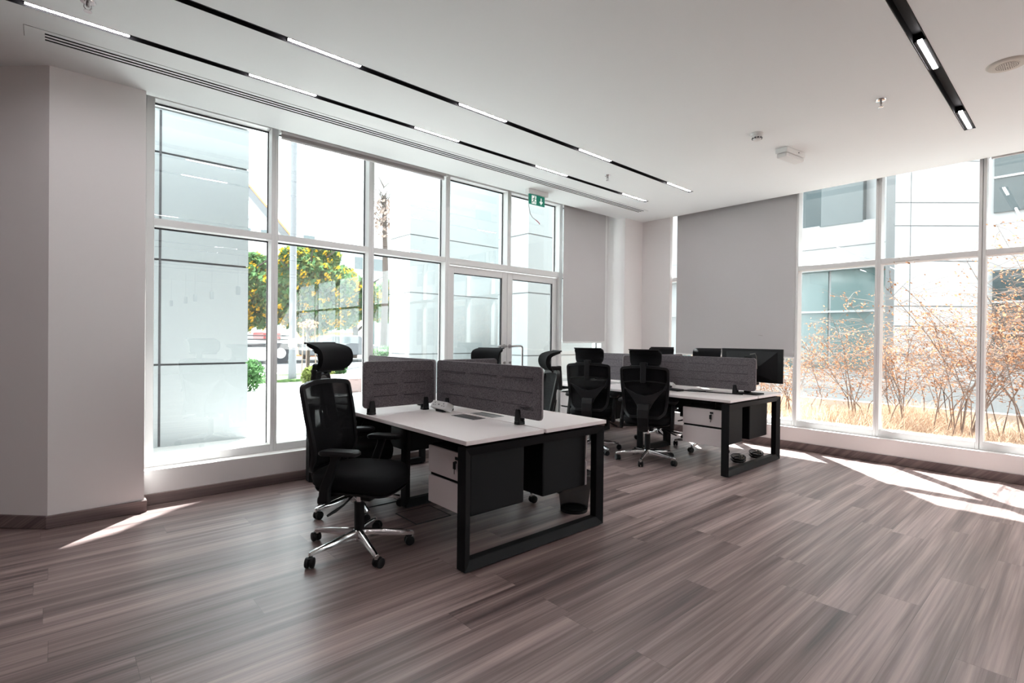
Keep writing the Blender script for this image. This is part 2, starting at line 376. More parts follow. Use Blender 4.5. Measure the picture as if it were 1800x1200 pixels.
roller(.515, 1.455, 3.165, 3.125, 'x', 'rolled-up grey blind over the leftmost window pane', .028)
roller(1.475, 3.225, 3.115, 3.035, 'x', 'rolled-up grey blind spanning the second and third window panes', .036)
roller(3.245, 5.12, 3.165, 3.12, 'x', 'rolled-up grey blind above the glazed double door', .028)
roller(5.14, 6.075, 3.16, 1.24, 'x', 'narrow grey blind lowered beside the glazed double door', .03)
roller(2.405, 4.035, 3.16, 1.085, 'y', 'wide grey blind lowered behind the far desk monitor', .03)
roller(.715, 2.375, 3.165, 3.12, 'y', 'rolled-up grey blind just right of the wide lowered blind', .028)
roller(-1.0, .690, 3.125, 3.07, 'y', 'rolled-up grey blind at the right edge of the photo', .034)

# ------------------------------------------------------------------ ceiling fittings
def track(key, label, lamps, x0=None):
    a, b_, y0, y1 = TR[key]; t = thing('track_light', (0, (y0+y1)/2, CZ), label, 'ceiling light', 'recessed black light tracks')
    hw = (y1-y0)/2-.0015; m = MB(); m.box(a+.002, b_-.002, -hw, -hw+.004, -.002, .055); m.box(a+.002, b_-.002, hw-.004, hw, -.002, .055); m.box(a+.002, b_-.002, -hw+.004, hw-.004, .05, .055)
    m.box(a+.002, a+.006, -hw+.004, hw-.004, -.001, .05); m.box(b_-.006, b_-.002, -hw+.004, hw-.004, -.001, .05)
    m.build('track_channel', 'blackmetal', t)
    h = hw-.006
    for p, q in lamps:
        o = MB().box(p, q, -.012, .012, .003, .016).build('light_module', 'led', t)
        MB().box(p-.003, q+.003, -h, h, .0145, .045).box(p-.003, q+.003, -h, -.0125, .006, .0145).box(p-.003, q+.003, .0125, h, .006, .0145).build('lamp_housing', 'blackmetal', t)
    return t
L1 = [(-1.62, -1.16), (-.13, .325), (.985, 1.435), (2.28, 2.725), (3.71, 4.172), (5.19, 5.655)]
L2 = [(-1.6, -1.15), (-.3, .15), (1.04, 1.495), (2.30, 2.76), (3.68, 4.138), (5.193, 5.665)]
L3 = [(-2.0, -1.55), (-.5, -.05), (.95, 1.4), (2.38, 2.83), (3.81, 4.26), (5.21, 5.655)]
track('a', 'black recessed light track nearest the left windows, six lit segments', L1)
track('b', 'black recessed light track second from the left windows', L2)
track('c', 'short black light track at upper right, pointing at the right windows', L3)
for k, nm in (('d', 'fourth'), ('e', 'fifth'), ('f', 'sixth'), ('g', 'seventh')):
    track(k, 'black recessed light track, %s row, behind the viewpoint, seen mirrored in the panes' % nm, [(p, q) for p, q in L3])
# slot diffuser
t = thing('air_vent', (0, (VENT[2]+VENT[3])/2, CZ), 'long white linear air vent with three black slots by the left windows', 'air vent')
hw = (VENT[3]-VENT[2])/2-.001; m = MB(); x0, x1 = VENT[0]+.002, VENT[1]-.002
for a, b_ in ((-hw, -.0435), (-.0215, -.0035), (.0185, .0365), (.0585, hw)): m.box(x0+.09, x1-.05, a, b_, -.003, -.001)
m.box(x0, x0+.09, -hw, hw, -.003, -.001); m.box(x1-.05, x1, -hw, hw, -.003, -.001)
m.build('vent_frame', 'ceil', t)
MB().box(x0+.004, x1-.004, -hw+.003, hw-.003, .035, .04).box(x0+.004, x1-.004, -hw+.003, -hw+.006, 0, .035).box(x0+.004, x1-.004, hw-.006, hw-.003, 0, .035).box(x0+.004, x1-.004, -.014, -.011, 0, .035).box(x0+.004, x1-.004, .026, .029, 0, .035).build('slot_backing', 'gasket', t)
# exit sign
t = thing('exit_sign', (4.33, 4.46, CZ), 'green running man exit sign hanging from the ceiling over the glazed door', 'exit sign')
MB().box(-.165, .165, -.03, .03, -.055, 0).build('sign_housing', 'whiteplastic', t, bevel=.006)
MB().box(-.135, .125, -.006, .006, -.175, -.055).build('sign_panel', 'green', t, bevel=.002)
y = -.0075
def flat(poly, yy=y, th=.001):
    m = MB(); n = len(poly); m.add([(a, yy, b) for a, b in poly]+[(a, yy+th, b) for a, b in poly], [tuple(range(n)), tuple(range(2*n-1, n-1, -1))]+[(i, i+n, (i+1) % n+n, (i+1) % n) for i in range(n)]); return m
ar = [(.055, -.078), (.069, -.078), (.069, -.125), (.080, -.117), (.090, -.128), (.062, -.160), (.034, -.128), (.044, -.117), (.055, -.125)]
flat(ar).build('arrow_mark', 'signwhite', t)
flat([(-.095, -.068), (-.020, -.068), (-.020, -.166), (-.095, -.166)]).build('door_mark', 'signwhite', t)
man = MB(); yy = y-.001
man.cyl((-.045, yy, -.083), .009, 0, .001, 14, 'y')
for a, b_, wd in (((-.05, -.094), (-.060, -.124), .016), ((-.05, -.098), (-.030, -.108), .007), ((-.030, -.108), (-.022, -.098), .006), ((-.053, -.098), (-.075, -.104), .007), ((-.075, -.104), (-.082, -.118), .006),
                  ((-.060, -.122), (-.040, -.138), .010), ((-.040, -.138), (-.042, -.160), .008), ((-.062, -.122), (-.072, -.145), .010), ((-.072, -.145), (-.094, -.150), .008)):
    dx, dz = b_[0]-a[0], b_[1]-a[1]; l = math.hypot(dx, dz); nx, nz = -dz/l*wd/2, dx/l*wd/2
    f = flat([(a[0]+nx, a[1]+nz), (b_[0]+nx, b_[1]+nz), (b_[0]-nx, b_[1]-nz), (a[0]-nx, a[1]-nz)], yy); man.add(f.v, f.f)
man.build('running_figure', 'green', t)
MB().tube([(-.13, .012, -.05), (-.128, .012, -.17), (-.12, .012, -.22), (-.095, .012, -.29), (-.06, .012, -.325), (-.01, .012, -.345)], .0035, 8).build('loose_cable', 'cable', t, smooth=True)
MB().tube([(-.012, .012, -.344), (.03, .012, -.362), (.055, .012, -.378), (.06, .012, -.39)], .0045, 8).build('cable_tip', 'red', t, smooth=True)
# sprinklers
def sprinkler(x, y, label, src=None):
    if src: return dup(src, loc=(x, y, CZ), label=label)
    t = thing('sprinkler', (x, y, CZ), label, 'sprinkler', 'ceiling sprinklers')
    MB().lathe([(.012, -.012), (.032, -.008), (.036, -.001), (.036, 0)]).build('escutcheon', 'chrome', t, smooth=True)
    m = MB(); m.cyl((0, 0, 0), .008, -.03, -.005, 12); m.tube([(-.014, 0, -.02), (-.016, 0, -.035), (-.004, 0, -.052)], .003); m.tube([(.014, 0, -.02), (.016, 0, -.035), (.004, 0, -.052)], .003); m.build('sprinkler_body', 'steel', t, smooth=True)
    MB().lathe([(.002, -.058), (.018, -.056), (.018, -.053), (.002, -.051)], n=16).build('deflector', 'chrome', t, smooth=True)
    return t
s0 = sprinkler(4.512, 1.053, 'chrome sprinkler between the light track and the smoke detector')
sprinkler(4.465, 3.508, 'small chrome sprinkler between the two light tracks near the exit sign', s0)
sprinkler(.123, 3.575, 'chrome sprinkler at the top left corner of the photo', s0)
t = thing('smoke_detector', (4.49, 1.932, CZ), 'round white smoke detector beside the emergency light on the ceiling', 'smoke detector')
MB().lathe([(.050, -.0), (.050, -.014), (.044, -.020)]).build('detector_base', 'whiteplastic', t, smooth=True)
MB().lathe([(.040, -.020), (.040, -.034), (.036, -.040), (.030, -.056), (.004, -.060)]).build('detector_dome', 'whiteplastic', t, smooth=True)
m = MB()
for k in range(10):
    a = k*PI/5; m.box(.033, .042, -.006, .006, -.046, -.036, Matrix.Rotation(a, 4, 'Z'))
m.build('intake_slot', 'grey', t)
t = thing('emergency_light', (5.12, 1.90, CZ), 'white box-shaped emergency light fixed flat on the ceiling', 'emergency light', rz=math.radians(-8))
MB().box(-.15, .17, -.055, .055, -.045, 0).build('light_housing', 'whiteplastic', t, bevel=.006)
MB().box(-.145, .165, -.047, .047, -.085, -.046).build('diffuser', 'whiteplastic', t, bevel=.012, seg=3)
MB().cyl((.05, -.056, -.022), .006, -.002, 0, 12, 'y').build('test_button', 'plastic', t)
t = thing('ceiling_speaker', (4.51, .385, CZ), 'round cream ceiling speaker at the right edge of the photo', 'speaker')
MB().lathe([(.045, -.012), (.085, -.013), (.095, -.010), (.102, 0)], n=40).build('speaker_rim', 'cream', t, smooth=True)
m = MB(); m.lathe([(.002, -.0145), (.058, -.0145), (.060, -.011)], n=32)
m.build('speaker_grille', 'cream', t)
m = MB()
for k in range(5):
    r = .012+.010*k
    n = 6*(k+1)
    for i in range(n):
        a = 2*PI*i/n; m.cyl((r*math.cos(a), r*math.sin(a), 0), .0022, -.0155, -.014, 6)
m.build('grille_holes', 'bark', t)

# ------------------------------------------------------------------ desks
SC = [(-1, 0)]
def desk(x, label):
    """bench desk, origin at centre on the floor: x half 0.605, y from 0 (near end) to 2.42"""
    t = thing('bench_desk', (x, 2.255, 0), label, 'desk', 'four-seat bench desks')
    for y0, y1 in ((0, 1.208), (1.212, 2.42)):
        for x0, x1 in ((-.607, -.010), (.010, .607)):
            MB().box(x0, x1, y0, y1, .710, .735).build('tabletop', 'desk', t, bevel=.002, seg=1)
    def loop(yf, d, name, xo=.60, zt=.692):
        # mitred loop with bevelled front face
        R = []
        for cx, cz in ((-xo, 0.008), (xo, 0.008), (xo, zt), (-xo, zt)):
            sx = 1 if cx < 0 else -1; sz = 1 if cz < .3 else -1
            sec = [(0, 0), (.052, d*.026), (.052, d*.078), (0, d*.078)]
            R.append([(cx+sx*o, yf+yy, cz+sz*o) for o, yy in sec])
        m = MB(); m.rings(R, closed=True); o = m.build(name, 'blackmetal', t, bevel=.002, seg=1)
        f = MB()
        for sx in (-1, 1): f.cyl((sx*(xo-.04), yf+d*.04, 0), .018, 0, .010, 14)
        f.build('levelling_foot', 'blackmetal', o)
    loop(.012, 1, 'end_frame'); loop(2.408, -1, 'end_frame')
    loop(1.17, 1, 'middle_frame', .30, .66)
    for sx in (-1, 1): MB().box(sx*.38-.02, sx*.38+.02, .06, 2.36, .655, .69).build('rail', 'blackmetal', t)
    for yy in (.25, 2.13): MB().box(-.55, .55, yy-.02, yy+.02, .693, .709).build('cross_bar', 'blackmetal', t)
    for y0 in (.32, 1.36):
        m = MB(); m.box(-.16, -.157, y0, y0+.76, .545, .65); m.box(.157, .16, y0, y0+.76, .545, .65); m.box(-.157, .157, y0, y0+.76, .545, .548)
        m.build('cable_tray', 'blackmetal', t)
    # hatches on both sides at each place
    for yy in (.685, 1.885):
        for s in (-1, 1):
            h = MB(); h.box(s*.085-.056, s*.085+.056, yy-.13, yy+.13, .7355, .738); ho = h.build('cable_hatch', 'steel', t, bevel=.001, seg=1)
            MB().box(s*.085-.046 if s < 0 else s*.085+.030, s*.085-.030 if s < 0 else s*.085+.046, yy-.12, yy+.12, .7382, .7388).build('brush_strip', 'gasket', ho)
    return t
DX = (2.282, 5.355)
desk(DX[0], 'white-topped bench desk with black frame, nearest the viewpoint')
desk(DX[1], 'white-topped bench desk with black frame, farther one by the right windows')

# pedestals: origin at the drawer-front bottom centre; front faces -x locally
def pedestal_proto():
    t = thing('drawer_cabinet', (0, 0, 0), '', 'drawer cabinet', 'two-drawer cabinets under the desks')
    MB().box(.018, .45, -.21, .21, .255, .625).build('cabinet_body', 'blackmetal', t, bevel=.012, seg=3)
    for z0, z1, lock in ((.255, .428, 0), (.446, .615, 1)):
        d = MB().box(0, .017, -.208, .208, z0, z1).build('drawer', 'drawer', t, bevel=.006, seg=2)
        if lock:
            MB().box(-.004, 0, -.122, -.088, .572, .590).build('lock', 'plastic', d, bevel=.001)
            k = MB(); k.tube([(-.004, -.102, .560), (-.018, -.102, .558)], .008, 10); k.box(-.020, -.014, -.113, -.090, .520, .562); k.box(-.018, -.016, -.104, -.098, .490, .520); k.build('key', 'plastic', d, bevel=.002)
    for sy in (-1, 1): MB().box(.12, .16, sy*.17-.012, sy*.17+.012, .625, .70).build('hanging_bracket', 'blackmetal', t)
    m = MB(); m.box(.02, .04, -.13, -.126, .625, .70); m.build('suspension_pin', 'blackmetal', t)
    return t
pp = pedestal_proto(); first = True
spec = []
for k, dx in enumerate(DX):
    nm = ('near desk', 'far desk')[k]
    spec += [((dx-.495, 2.602, 0), 0, 'white-fronted drawer cabinet with key, camera-side corner of the %s' % nm, 0),
             ((dx+.57, 2.602, 0), PI, 'black drawer cabinet side by side with the white-fronted one, %s, window-facing drawers' % nm, 1),
             ((dx-.495, 4.33, 0), 0, 'white-fronted drawer cabinet under the %s end that meets the left windows' % nm, 0),
             ((dx+.57, 4.33, 0), PI, 'drawer cabinet at the far right-hand corner of the %s by the left windows' % nm, 1)]
for loc, rz, lb, mir in spec:
    if first: o = pp; o.location = loc; o.rotation_euler = (0, 0, rz); o['label'] = lb; first = False
    else: o = dup(pp, loc=loc, rz=rz, label=lb)

# felt dividers (local: long along +y, centred, facing -x)
def text_mesh(txt, size):
    cu = bpy.data.curves.new('lettering', 'FONT'); cu.body = txt; cu.size = size; cu.extrude = .0004; cu.align_x = 'CENTER'; cu.align_y = 'CENTER'
    o = bpy.data.objects.new('lettering', cu); C.objects.link(o); dg = bpy.context.evaluated_depsgraph_get(); dg.update()
    me = bpy.data.meshes.new_from_object(o.evaluated_get(dg)); bpy.data.objects.remove(o); return me
TXT = text_mesh('WORKSPACE', .022); TXT.materials.clear(); TXT.materials.append(M['gasket'])
def divider(L, cols, loc, rz, label, clampx):
    t = thing('desk_divider', loc, label, 'desk divider', 'grey felt desk dividers', rz)
    H, T, Z0 = .335, .024, .783-.735
    poly = rrect(L, H, .03, 6); mt = Matrix(((0, 0, 1, 0), (1, 0, 0, 0), (0, 1, 0, Z0+H/2), (0, 0, 0, 1)))
    MB().prism(poly, -T/2+.002, T/2-.002, mt).build('felt_panel', 'felt', t, bevel=.003)
    po = rrect(L+.004, H+.004, .031, 6); pi = rrect(L-.006, H-.006, .028, 6); n = len(po); m = MB()
    R = [[(T/2*.55, *po[i]), (-T/2*.55, *po[i]), (-T/2*.55, *pi[i]), (T/2*.55, *pi[i])] for i in range(n)]
    m.rings([[(a, b, c+Z0+H/2) for a, b, c in r] for r in R], closed=True); m.build('edge_binding', 'feltedge', t)
    g = MB(); h2 = MB(); wseg = (L-.10)/cols
    for r in range(3):
        z = Z0+.08+r*.088
        for c in range(cols):
            a = -L/2+.05+c*wseg+.03; b_ = a+wseg-.06
            for sx in (-1, 1):
                x = sx*(T/2-.0015)
                g.box(x-.002, x+.002, a, b_, z, z+.004); h2.box(x-.0035, x+.0035, a, b_, z-.004, z)
    g.build('stitched_groove', 'groove', t); h2.build('stitched_ridge', 'felt', t, bevel=.001)
    lo = bpy.data.objects.new('lettering', TXT); C.objects.link(lo); lo.parent = t
    lo.matrix_local = Matrix(((0, 0, -1, -T/2-.0008+.0), (-1, 0, 0, -L/2+.135), (0, 1, 0, Z0+.062), (0, 0, 0, 1)))
    m0 = None
    for y in clampx:
        m = MB(); prof = [(-.024, 0), (-.024, .035), (-.017, .09), (-.012, .10), (.012, .10), (.017, .09), (.024, .035), (.024, 0)]
        for sx in (-1, 1):
            x0, x1 = sorted((sx*(T/2), sx*(T/2+.012)))
            m.prism([(a, b) for a, b in prof], x0, x1, Matrix(((0, 0, 1, 0), (1, 0, 0, y), (0, 1, 0, 0), (0, 0, 0, 1))))
        m.box(-T/2-.012, T/2+.012, y-.026, y+.026, 0, .012); m.box(-T/2-.02, T/2+.02, y-.018, y+.018, 0, .020)
        m.build('clamp', 'plastic', t, bevel=.002)
    return t
for k, dx in enumerate(DX):
    nm = ('near desk', 'far desk')[k]
    divider(1.18, 3, (dx, 2.872, .735), 0, 'long charcoal felt divider, front half of the %s centre line' % nm, (-.38, .43))
    divider(1.16, 3, (dx, 4.078, .735), 0, 'long charcoal felt divider, rear half of the %s centre line toward the windows' % nm, (-.38, .43))
    divider(.59, 2, (dx-.335, 3.468, .735), -PI/2, 'short charcoal felt cross divider on the camera-left side of the %s' % nm, (-.23, .22))
    divider(.57, 2, (dx+.325, 3.468, .735), -PI/2, 'short charcoal felt cross divider on the far side of the %s' % nm, (-.21, .21))

# power boxes with two sockets
def power(loc, label, src=None, rz=0):
    if src: return dup(src, loc=loc, label=label, rz=rz)
    t = thing('power_outlet_box', loc, label, 'power outlet', 'desktop power outlets')
    mt = Matrix.Translation((0, 0, .042)) @ Matrix.Rotation(math.radians(28), 4, 'Y')
    MB().box(-.028, .040, -.10, .10, -.030, .030, mt).build('outlet_housing', 'whiteplastic', t, bevel=.006)
    m = MB(); m.box(-.02, .03, -.05, .05, 0, .03); m.build('mounting_foot', 'plastic', t)
    s = MB()
    for y in (-.058, .058):
        for dy, dz, w_, h_ in ((0, .010, .005, .010), (-.013, -.008, .008, .005), (.013, -.008, .008, .005)):
            s.box(-.0295, -.0275, y+dy-w_/2, y+dy+w_/2, dz-h_/2+.002, dz+h_/2+.002, mt)
    s.box(-.0295, -.0275, -.008, -.002, -.003, .006, mt); s.box(-.0295, -.0275, .003, .009, -.003, .006, mt)
    s.build('socket_holes', 'plastic', t)
    return t
p0 = power((2.205, 3.29, .735), 'tilted white twin power outlet against the near desk divider')
power((5.28, 3.27, .735), 'tilted white twin power outlet on the far desk next to black cables', p0)
# far desk clutter
t = thing('docking_station', (5.16, 3.10, .735), 'flat black docking station with coiled lead on the far desk', 'docking station', rz=math.radians(75))
MB().box(-.11, .11, -.05, .05, .0, .022).build('dock_body', 'plastic', t, bevel=.006)
m = MB(); pts = [(.06+.035*math.cos(a), .01+.03*math.sin(a), .03+.004*a/3) for a in [i*PI/6 for i in range(25)]]; m.tube(pts, .004, 8); m.build('coiled_lead', 'plastic', t, smooth=True)
m = MB(); m.tube([(5.20, 3.0, .742), (5.22, 2.9, .741), (5.25, 2.78, .742), (5.28, 2.66, .741), (5.30, 2.52, .742), (5.325, 2.40, .741)], .005, 8); m.tube([(5.24, 3.20, .742), (5.22, 3.1, .741), (5.27, 2.95, .742), (5.315, 2.8, .741)], .004, 8)
tag(m.build('power_cable', 'plastic', smooth=True), 'black cable lying along the foot of the far desk divider', 'cable')
t = thing('paper_holder', (5.58, 4.02, .735), 'small white folded card standing at the back of the far desk', 'card', rz=math.radians(20))
m = MB(); m.prism([(-.05, 0), (.05, 0), (.05, .07)], -.10, .10, Matrix(((1, 0, 0, 0), (0, 0, 1, 0), (0, 1, 0, 0), (0, 0, 0, 1)))); m.build('folded_card', 'whiteplastic', t)

# monitor, seen from behind
t = thing('monitor', (5.57, 2.43, .735), 'large black monitor seen from behind on the far desk corner', 'monitor', rz=math.radians(-4))
MB().box(0, .018, -.335, .335, .125, .478).build('monitor_case', 'plastic', t, bevel=.004)
MB().box(.0185, .0195, -.327, .327, .135, .470).build('screen', 'gasket', t)
m = MB(); v = [(0, -.28, .15), (0, .28, .15), (0, .28, .45), (0, -.28, .45), (-.045, -.12, .20), (-.045, .12, .20), (-.045, .12, .30), (-.045, -.12, .30)]
m.add(v, [(4, 5, 6, 7), (0, 1, 5, 4), (1, 2, 6, 5), (2, 3, 7, 6), (3, 0, 4, 7), (3, 2, 1, 0)]); m.build('monitor_back_bulge', 'plastic', t)
m = MB(); m.box(-.075, -.047, -.035, .035, .012, .40); m.build('stand_column', 'blackmetal', t, bevel=.004)
m = MB(); m.prism(rrect(.20, .26, .02), 0, .012, Matrix.Translation((-.05, 0, 0))); m.build('stand_base', 'blackmetal', t, bevel=.003)
m = MB(); m.tube([(-.078, -.03, .42), (-.085, -.09, .43), (-.078, -.10, .40), (-.06, -.098, .27)], .004, 8); m.build('display_cable', 'cable', t, smooth=True)
MB().box(-.05, -.01, -.10, .10, .10, .126).build('input_block', 'plastic', t, bevel=.004)

# cable coils on the floor under the far desk
def coil(loc, label):
    t = thing('cable_coil', loc, label, 'cable coil', 'black cable coils on the floor')
    for k in range(6):
        m = MB(); r = .052+.008*(k % 3); dz = .012+.007*k
        m.tube([(r*1.25*math.cos(a), r*math.sin(a), dz+.03*(.5+.5*math.sin(a+.6))*(k/5)) for a in [i*2*PI/28 for i in range(28)]], .0055, 8, closed=True); m.build('cable_loop', 'plastic', t, smooth=True)
    MB().box(.045, .085, -.014, .014, .003, .075).build('cable_tie', 'cable', t, bevel=.004)
coil((5.46, 2.50, 0), 'black coiled cable bundle on the floor, left one under the far desk')
coil((5.83, 2.47, 0), 'black coiled cable bundle on the floor, right one under the far desk')

# waste bin
t = thing('waste_bin', (2.95, 2.60, 0), 'black wire mesh waste bin beside the near desk', 'waste bin')
MB().lathe([(.098, .006), (.100, .0), (.102, .014), (.135, .285)], n=36).build('mesh_wall', 'binmesh', t, smooth='all')

MB().lathe([(.004, .0), (.101, .0), (.103, .012), (.103, .026), (.097, .026), (.097, .008), (.004, .008)], n=36).build('base_ring', 'plastic', t, smooth=True)
MB().tube([(.136*math.cos(a), .136*math.sin(a), .287) for a in [i*2*PI/36 for i in range(36)]], .006, 8, closed=True).build('rim', 'plastic', t, smooth=True)

# floor box lids
def lid(x, y, label):
    t = thing('floor_box', (x, y, 0), label, 'floor box', 'cable lids in the floor')
    MB().box(-.14, .14, -.14, .14, 0.0005, .003).build('lid_plate', 'floor', t)
    m = MB(); 
    for a in ((-.146, .146, -.146, -.140), (-.146, .146, .140, .146), (-.146, -.140, -.14, .14), (.140, .146, -.14, .14)): m.box(*a, .0005, .005)
    m.build('lid_frame', 'gasket', t)
lid(2.02, 3.24, 'dark-rimmed square floor box in front of the middle frame of the near desk')
lid(1.90, 3.78, 'dark-rimmed square floor box behind the middle frame of the near desk')

# ------------------------------------------------------------------ office chair (faces +x)
def chair_proto():
    t = thing('office_chair', (0, 0, 0), '', 'office chair', 'black mesh office chairs with headrests')
    # star base
    b = MB(); b.lathe([(.026, .055), (.036, .060), (.040, .095), (.034, .125), (.026, .128)], n=24)
    for k in range(5):
        a = k*2*PI/5; rs = []
        for r, zc, w_, h_ in ((.025, .103, .040, .048), (.10, .100, .036, .040), (.22, .088, .030, .030), (.315, .076, .026, .022), (.330, .072, .022, .020)):
            ca, sa = math.cos(a), math.sin(a)
            rs.append([(r*ca-q*sa, r*sa+q*ca, zc+z) for q, z in ((-w_/2, -h_*.6), (w_/2, -h_*.6), (w_/2, h_*.15), (w_*.22, h_/2), (-w_*.22, h_/2), (-w_/2, h_*.15))])
        b.rings(rs); b.cyl((.318*math.cos(a), .318*math.sin(a), 0), .011, .052, .082, 12)
    base = b.build('star_base', 'chrome', t, bevel=.002, seg=1, smooth=True)
    for k in range(5):
        a = k*2*PI/5; sw = a+.7+k*1.3; cx, cy = .318*math.cos(a), .318*math.sin(a); dx, dy = math.cos(sw), math.sin(sw)
        m = MB(); R = Matrix.Translation((cx+.016*dx, cy+.016*dy, .030)) @ Matrix.Rotation(sw, 4, 'Z')
        for s in (-1, 1):
            w_ = MB(); w_.lathe([(.006, s*.006), (.028, s*.006), (.0295, s*.010), (.028, s*.023), (.012, s*.027), (.004, s*.027)], n=20, axis='y'); m.add([R @ Vector(v) for v in w_.v], w_.f)
        h = MB(); h.box(-.024, .018, -.006, .006, -.004, .027); h.cyl((-.014, 0, 0), .011, .0, .028, 12); m.add([R @ Vector(v) for v in h.v], h.f)
        m.build('caster', 'plastic', base, smooth=True)
    m = MB(); m.cyl((0, 0, 0), .030, .125, .29, 20); m.cyl((0, 0, 0), .016, .28, .385, 16); g = m.build('gas_cylinder', 'plastic', t, smooth=True)
    MB().cyl((0, 0, 0), .017, .285, .335, 16).build('lift_rod', 'chrome', g, smooth=True)
    m = MB(); m.box(-.13, .11, -.07, .07, .352, .405); m.box(-.235, -.10, -.045, .045, .360, .398); m.box(.03, .10, -.05, .05, .31, .36)
    m.build('tilt_mechanism', 'plastic', t, bevel=.012, seg=2)
    MB().tube([(.02, -.06, .37), (.03, -.14, .36), (.02, -.20, .335), (0, -.25, .315), (-.02, -.30, .30)], [.006, .006, .006, .009, .007], 8).build('height_lever', 'plastic', t, smooth=True)
    # seat cushion
    n, kx = 40, []
    def outl(s, z, ins=0):
        out = []
        for i in range(n):
            a = 2*PI*i/n; c, q = math.cos(a), math.sin(a); e = .55
            x = (.255*s)*math.copysign(abs(c)**e, c); y = (.250*s-(.018 if c < 0 else 0)*abs(c))*math.copysign(abs(q)**e, q)
            zz = z-(.035*max(0, (x-.10)/.155)**2)-.012*math.exp(-(x*x+y*y)/.03)*(1 if z > .47 else 0)
            out.append((x+.02, y, zz))
        return out
    m = MB(); m.rings([outl(.72, .405), outl(.90, .412), outl(.985, .435), outl(1.0, .462), outl(.985, .486), outl(.93, .503), outl(.80, .512), outl(.5, .515), outl(.15, .514)])
    m.build('seat', 'fabric', t, smooth='all')
    MB().rings([outl(.70, .392), outl(.92, .398), outl(.95, .412), outl(.6, .415)]).build('seat_pan', 'plastic', t, smooth=True)
    # backrest surface
    def back(u, v):      # u -1..1 lateral, v 0..1 up
        z = .50+.50*v
        x = -.190-.085*max(0, (v-.2)/.8)**1.15-.060*max(0, (.2-v)/.2)**1.5
        w_ = .205+.030*min(1, v*1.5)-.020*math.exp(-(v/.10)**2)
        x += .040*(u*u)*(.6+.4*v)
        z += .018*(1-u*u)*v if v > .5 else 0
        return Vector((x, u*w_, z))
    per = []; rc = .16
    def uv(a, k=.22):
        c, q = math.cos(a), math.sin(a); return math.copysign(abs(c)**k, c), .5+.5*math.copysign(abs(q)**k, q)
    NP = 56
    uvp = []
    for cu, cv, ru, rv, a0 in ((.90, .955, .10, .045, 0), (-.90, .955, .10, .045, 90), (-.72, .13, .28, .13, 180), (.72, .13, .28, .13, 270)):
        for i in range(7):
            a = math.radians(a0+15*i); uvp.append((cu+ru*math.cos(a), cv+rv*math.sin(a)))
        nx_ = {0: (-.90, 1.0), 90: (-1.0, .13), 180: (.72, 0.0), 270: (1.0, .955)}[a0]; lu = uvp[-1]
        for i in range(1, 8): uvp.append((lu[0]+(nx_[0]-lu[0])*i/8, lu[1]+(nx_[1]-lu[1])*i/8))
    NP = len(uvp); per = [back(u, v) for u, v in uvp]
    m = MB(); rs = []
    for i in range(NP):
        p = per[i]; tn = (per[(i+1) % NP]-per[i-1]).normalized(); nx = Vector((1, 0, 0)); q = tn.cross(nx).normalized(); w2 = .013; d2 = .014
        rs.append([tuple(p+q*a*w2+nx*b_*d2) for a, b_ in ((-1, -1), (1, -1), (1.15, 0), (1, .8), (-1, .8))])
    m.rings(rs, closed=True); fr = m.build('backrest_frame', 'plastic', t, smooth=True)
    # mesh sheet
    m = MB(); gu, gv = 14, 18; vs = []; fs = []
    for off in (.004, .008):
        for j in range(gv+1):
            for i in range(gu+1):
                v = j/gv; u = -1+2*i/gu; e = min(v, 1-v)*2; lim = (1-(1-e)**3.2)**(1/3.2) if e < 1 else 1; vv = .02+v*.96; lw_ = 1 if vv > .13 else .72+.28*math.sqrt(max(0, 1-((.13-vv)/.13)**2)); p = back(u*.965*lw_, vv); vs.append((p.x+off, p.y, p.z))
    S = (gu+1)*(gv+1)
    for j in range(gv):
        for i in range(gu):
            a = j*(gu+1)+i; fs.append((a, a+1, a+gu+2, a+gu+1)); fs.append((S+a, S+a+gu+1, S+a+gu+2, S+a+1))
    m.add(vs, fs); m.build('mesh_back', 'chairmesh', t, smooth='all')
    # rear support: spine, V shaped lumbar carrier, cross bar
    def q(u, v, d): p = back(u, v); return (p.x-d, p.y, p.z)
    m = MB()
    m.rings([[(x, y, z) for x, y in ((xa, -wy), (xa, wy), (xb, wy), (xb, -wy))] for z, xa, xb, wy in ((.355, -.27, -.225, .045), (.42, -.30, -.25, .052), (.50, -.315, -.262, .056), (.58, -.30, -.245, .058), (.635, -.275, -.225, .06))])
    m.build('spine', 'plastic', t, bevel=.006)
    rr = []; m = MB()
    for k in range(9):
        f = k/8; z = .585+.215*f; hw = .06+.15*f**1.25; v = (z-.50)/.535
        rr.append([(back(-hw/.235, v).x-.030-.016*(1-f), -hw), (back(-hw*.5/.235, v).x-.033, -hw*.5), (back(0, v).x-.035, 0), (back(hw*.5/.235, v).x-.033, hw*.5), (back(hw/.235, v).x-.030-.016*(1-f), hw), z])
    vs = []; fs = []
    top = [.80, .735, .72, .735, .80]
    for f in [i/6 for i in range(7)]:
        for c in range(5):
            z0 = .585; z = z0+(top[c]-z0)*f; hw = .06+.15*((z-.585)/.215)**1.25; yy = (-1, -.5, 0, .5, 1)[c]*hw; v = (z-.50)/.535
            x = back(yy/.235, v).x-.022-.012*(1-f)-.003*math.sin(f*PI*6)
            vs += [(x, yy, z), (x-.014, yy, z)]
    for j in range(6):
        for c in range(4):
            a = (j*5+c)*2; b_ = a+2; d = a+10; e = d+2
            fs += [(a, b_, e, d), (a+1, d+1, e+1, b_+1)]
            if c == 0: fs.append((a, d, d+1, a+1))
            if c == 3: fs.append((b_, b_+1, e+1, e))
            if j == 0: fs.append((a, a+1, b_+1, b_))
            if j == 5: fs.append((d, e, e+1, d+1))
    m.add(vs, fs); m.build('lumbar_support', 'satin', t, smooth=True)
    m = MB()
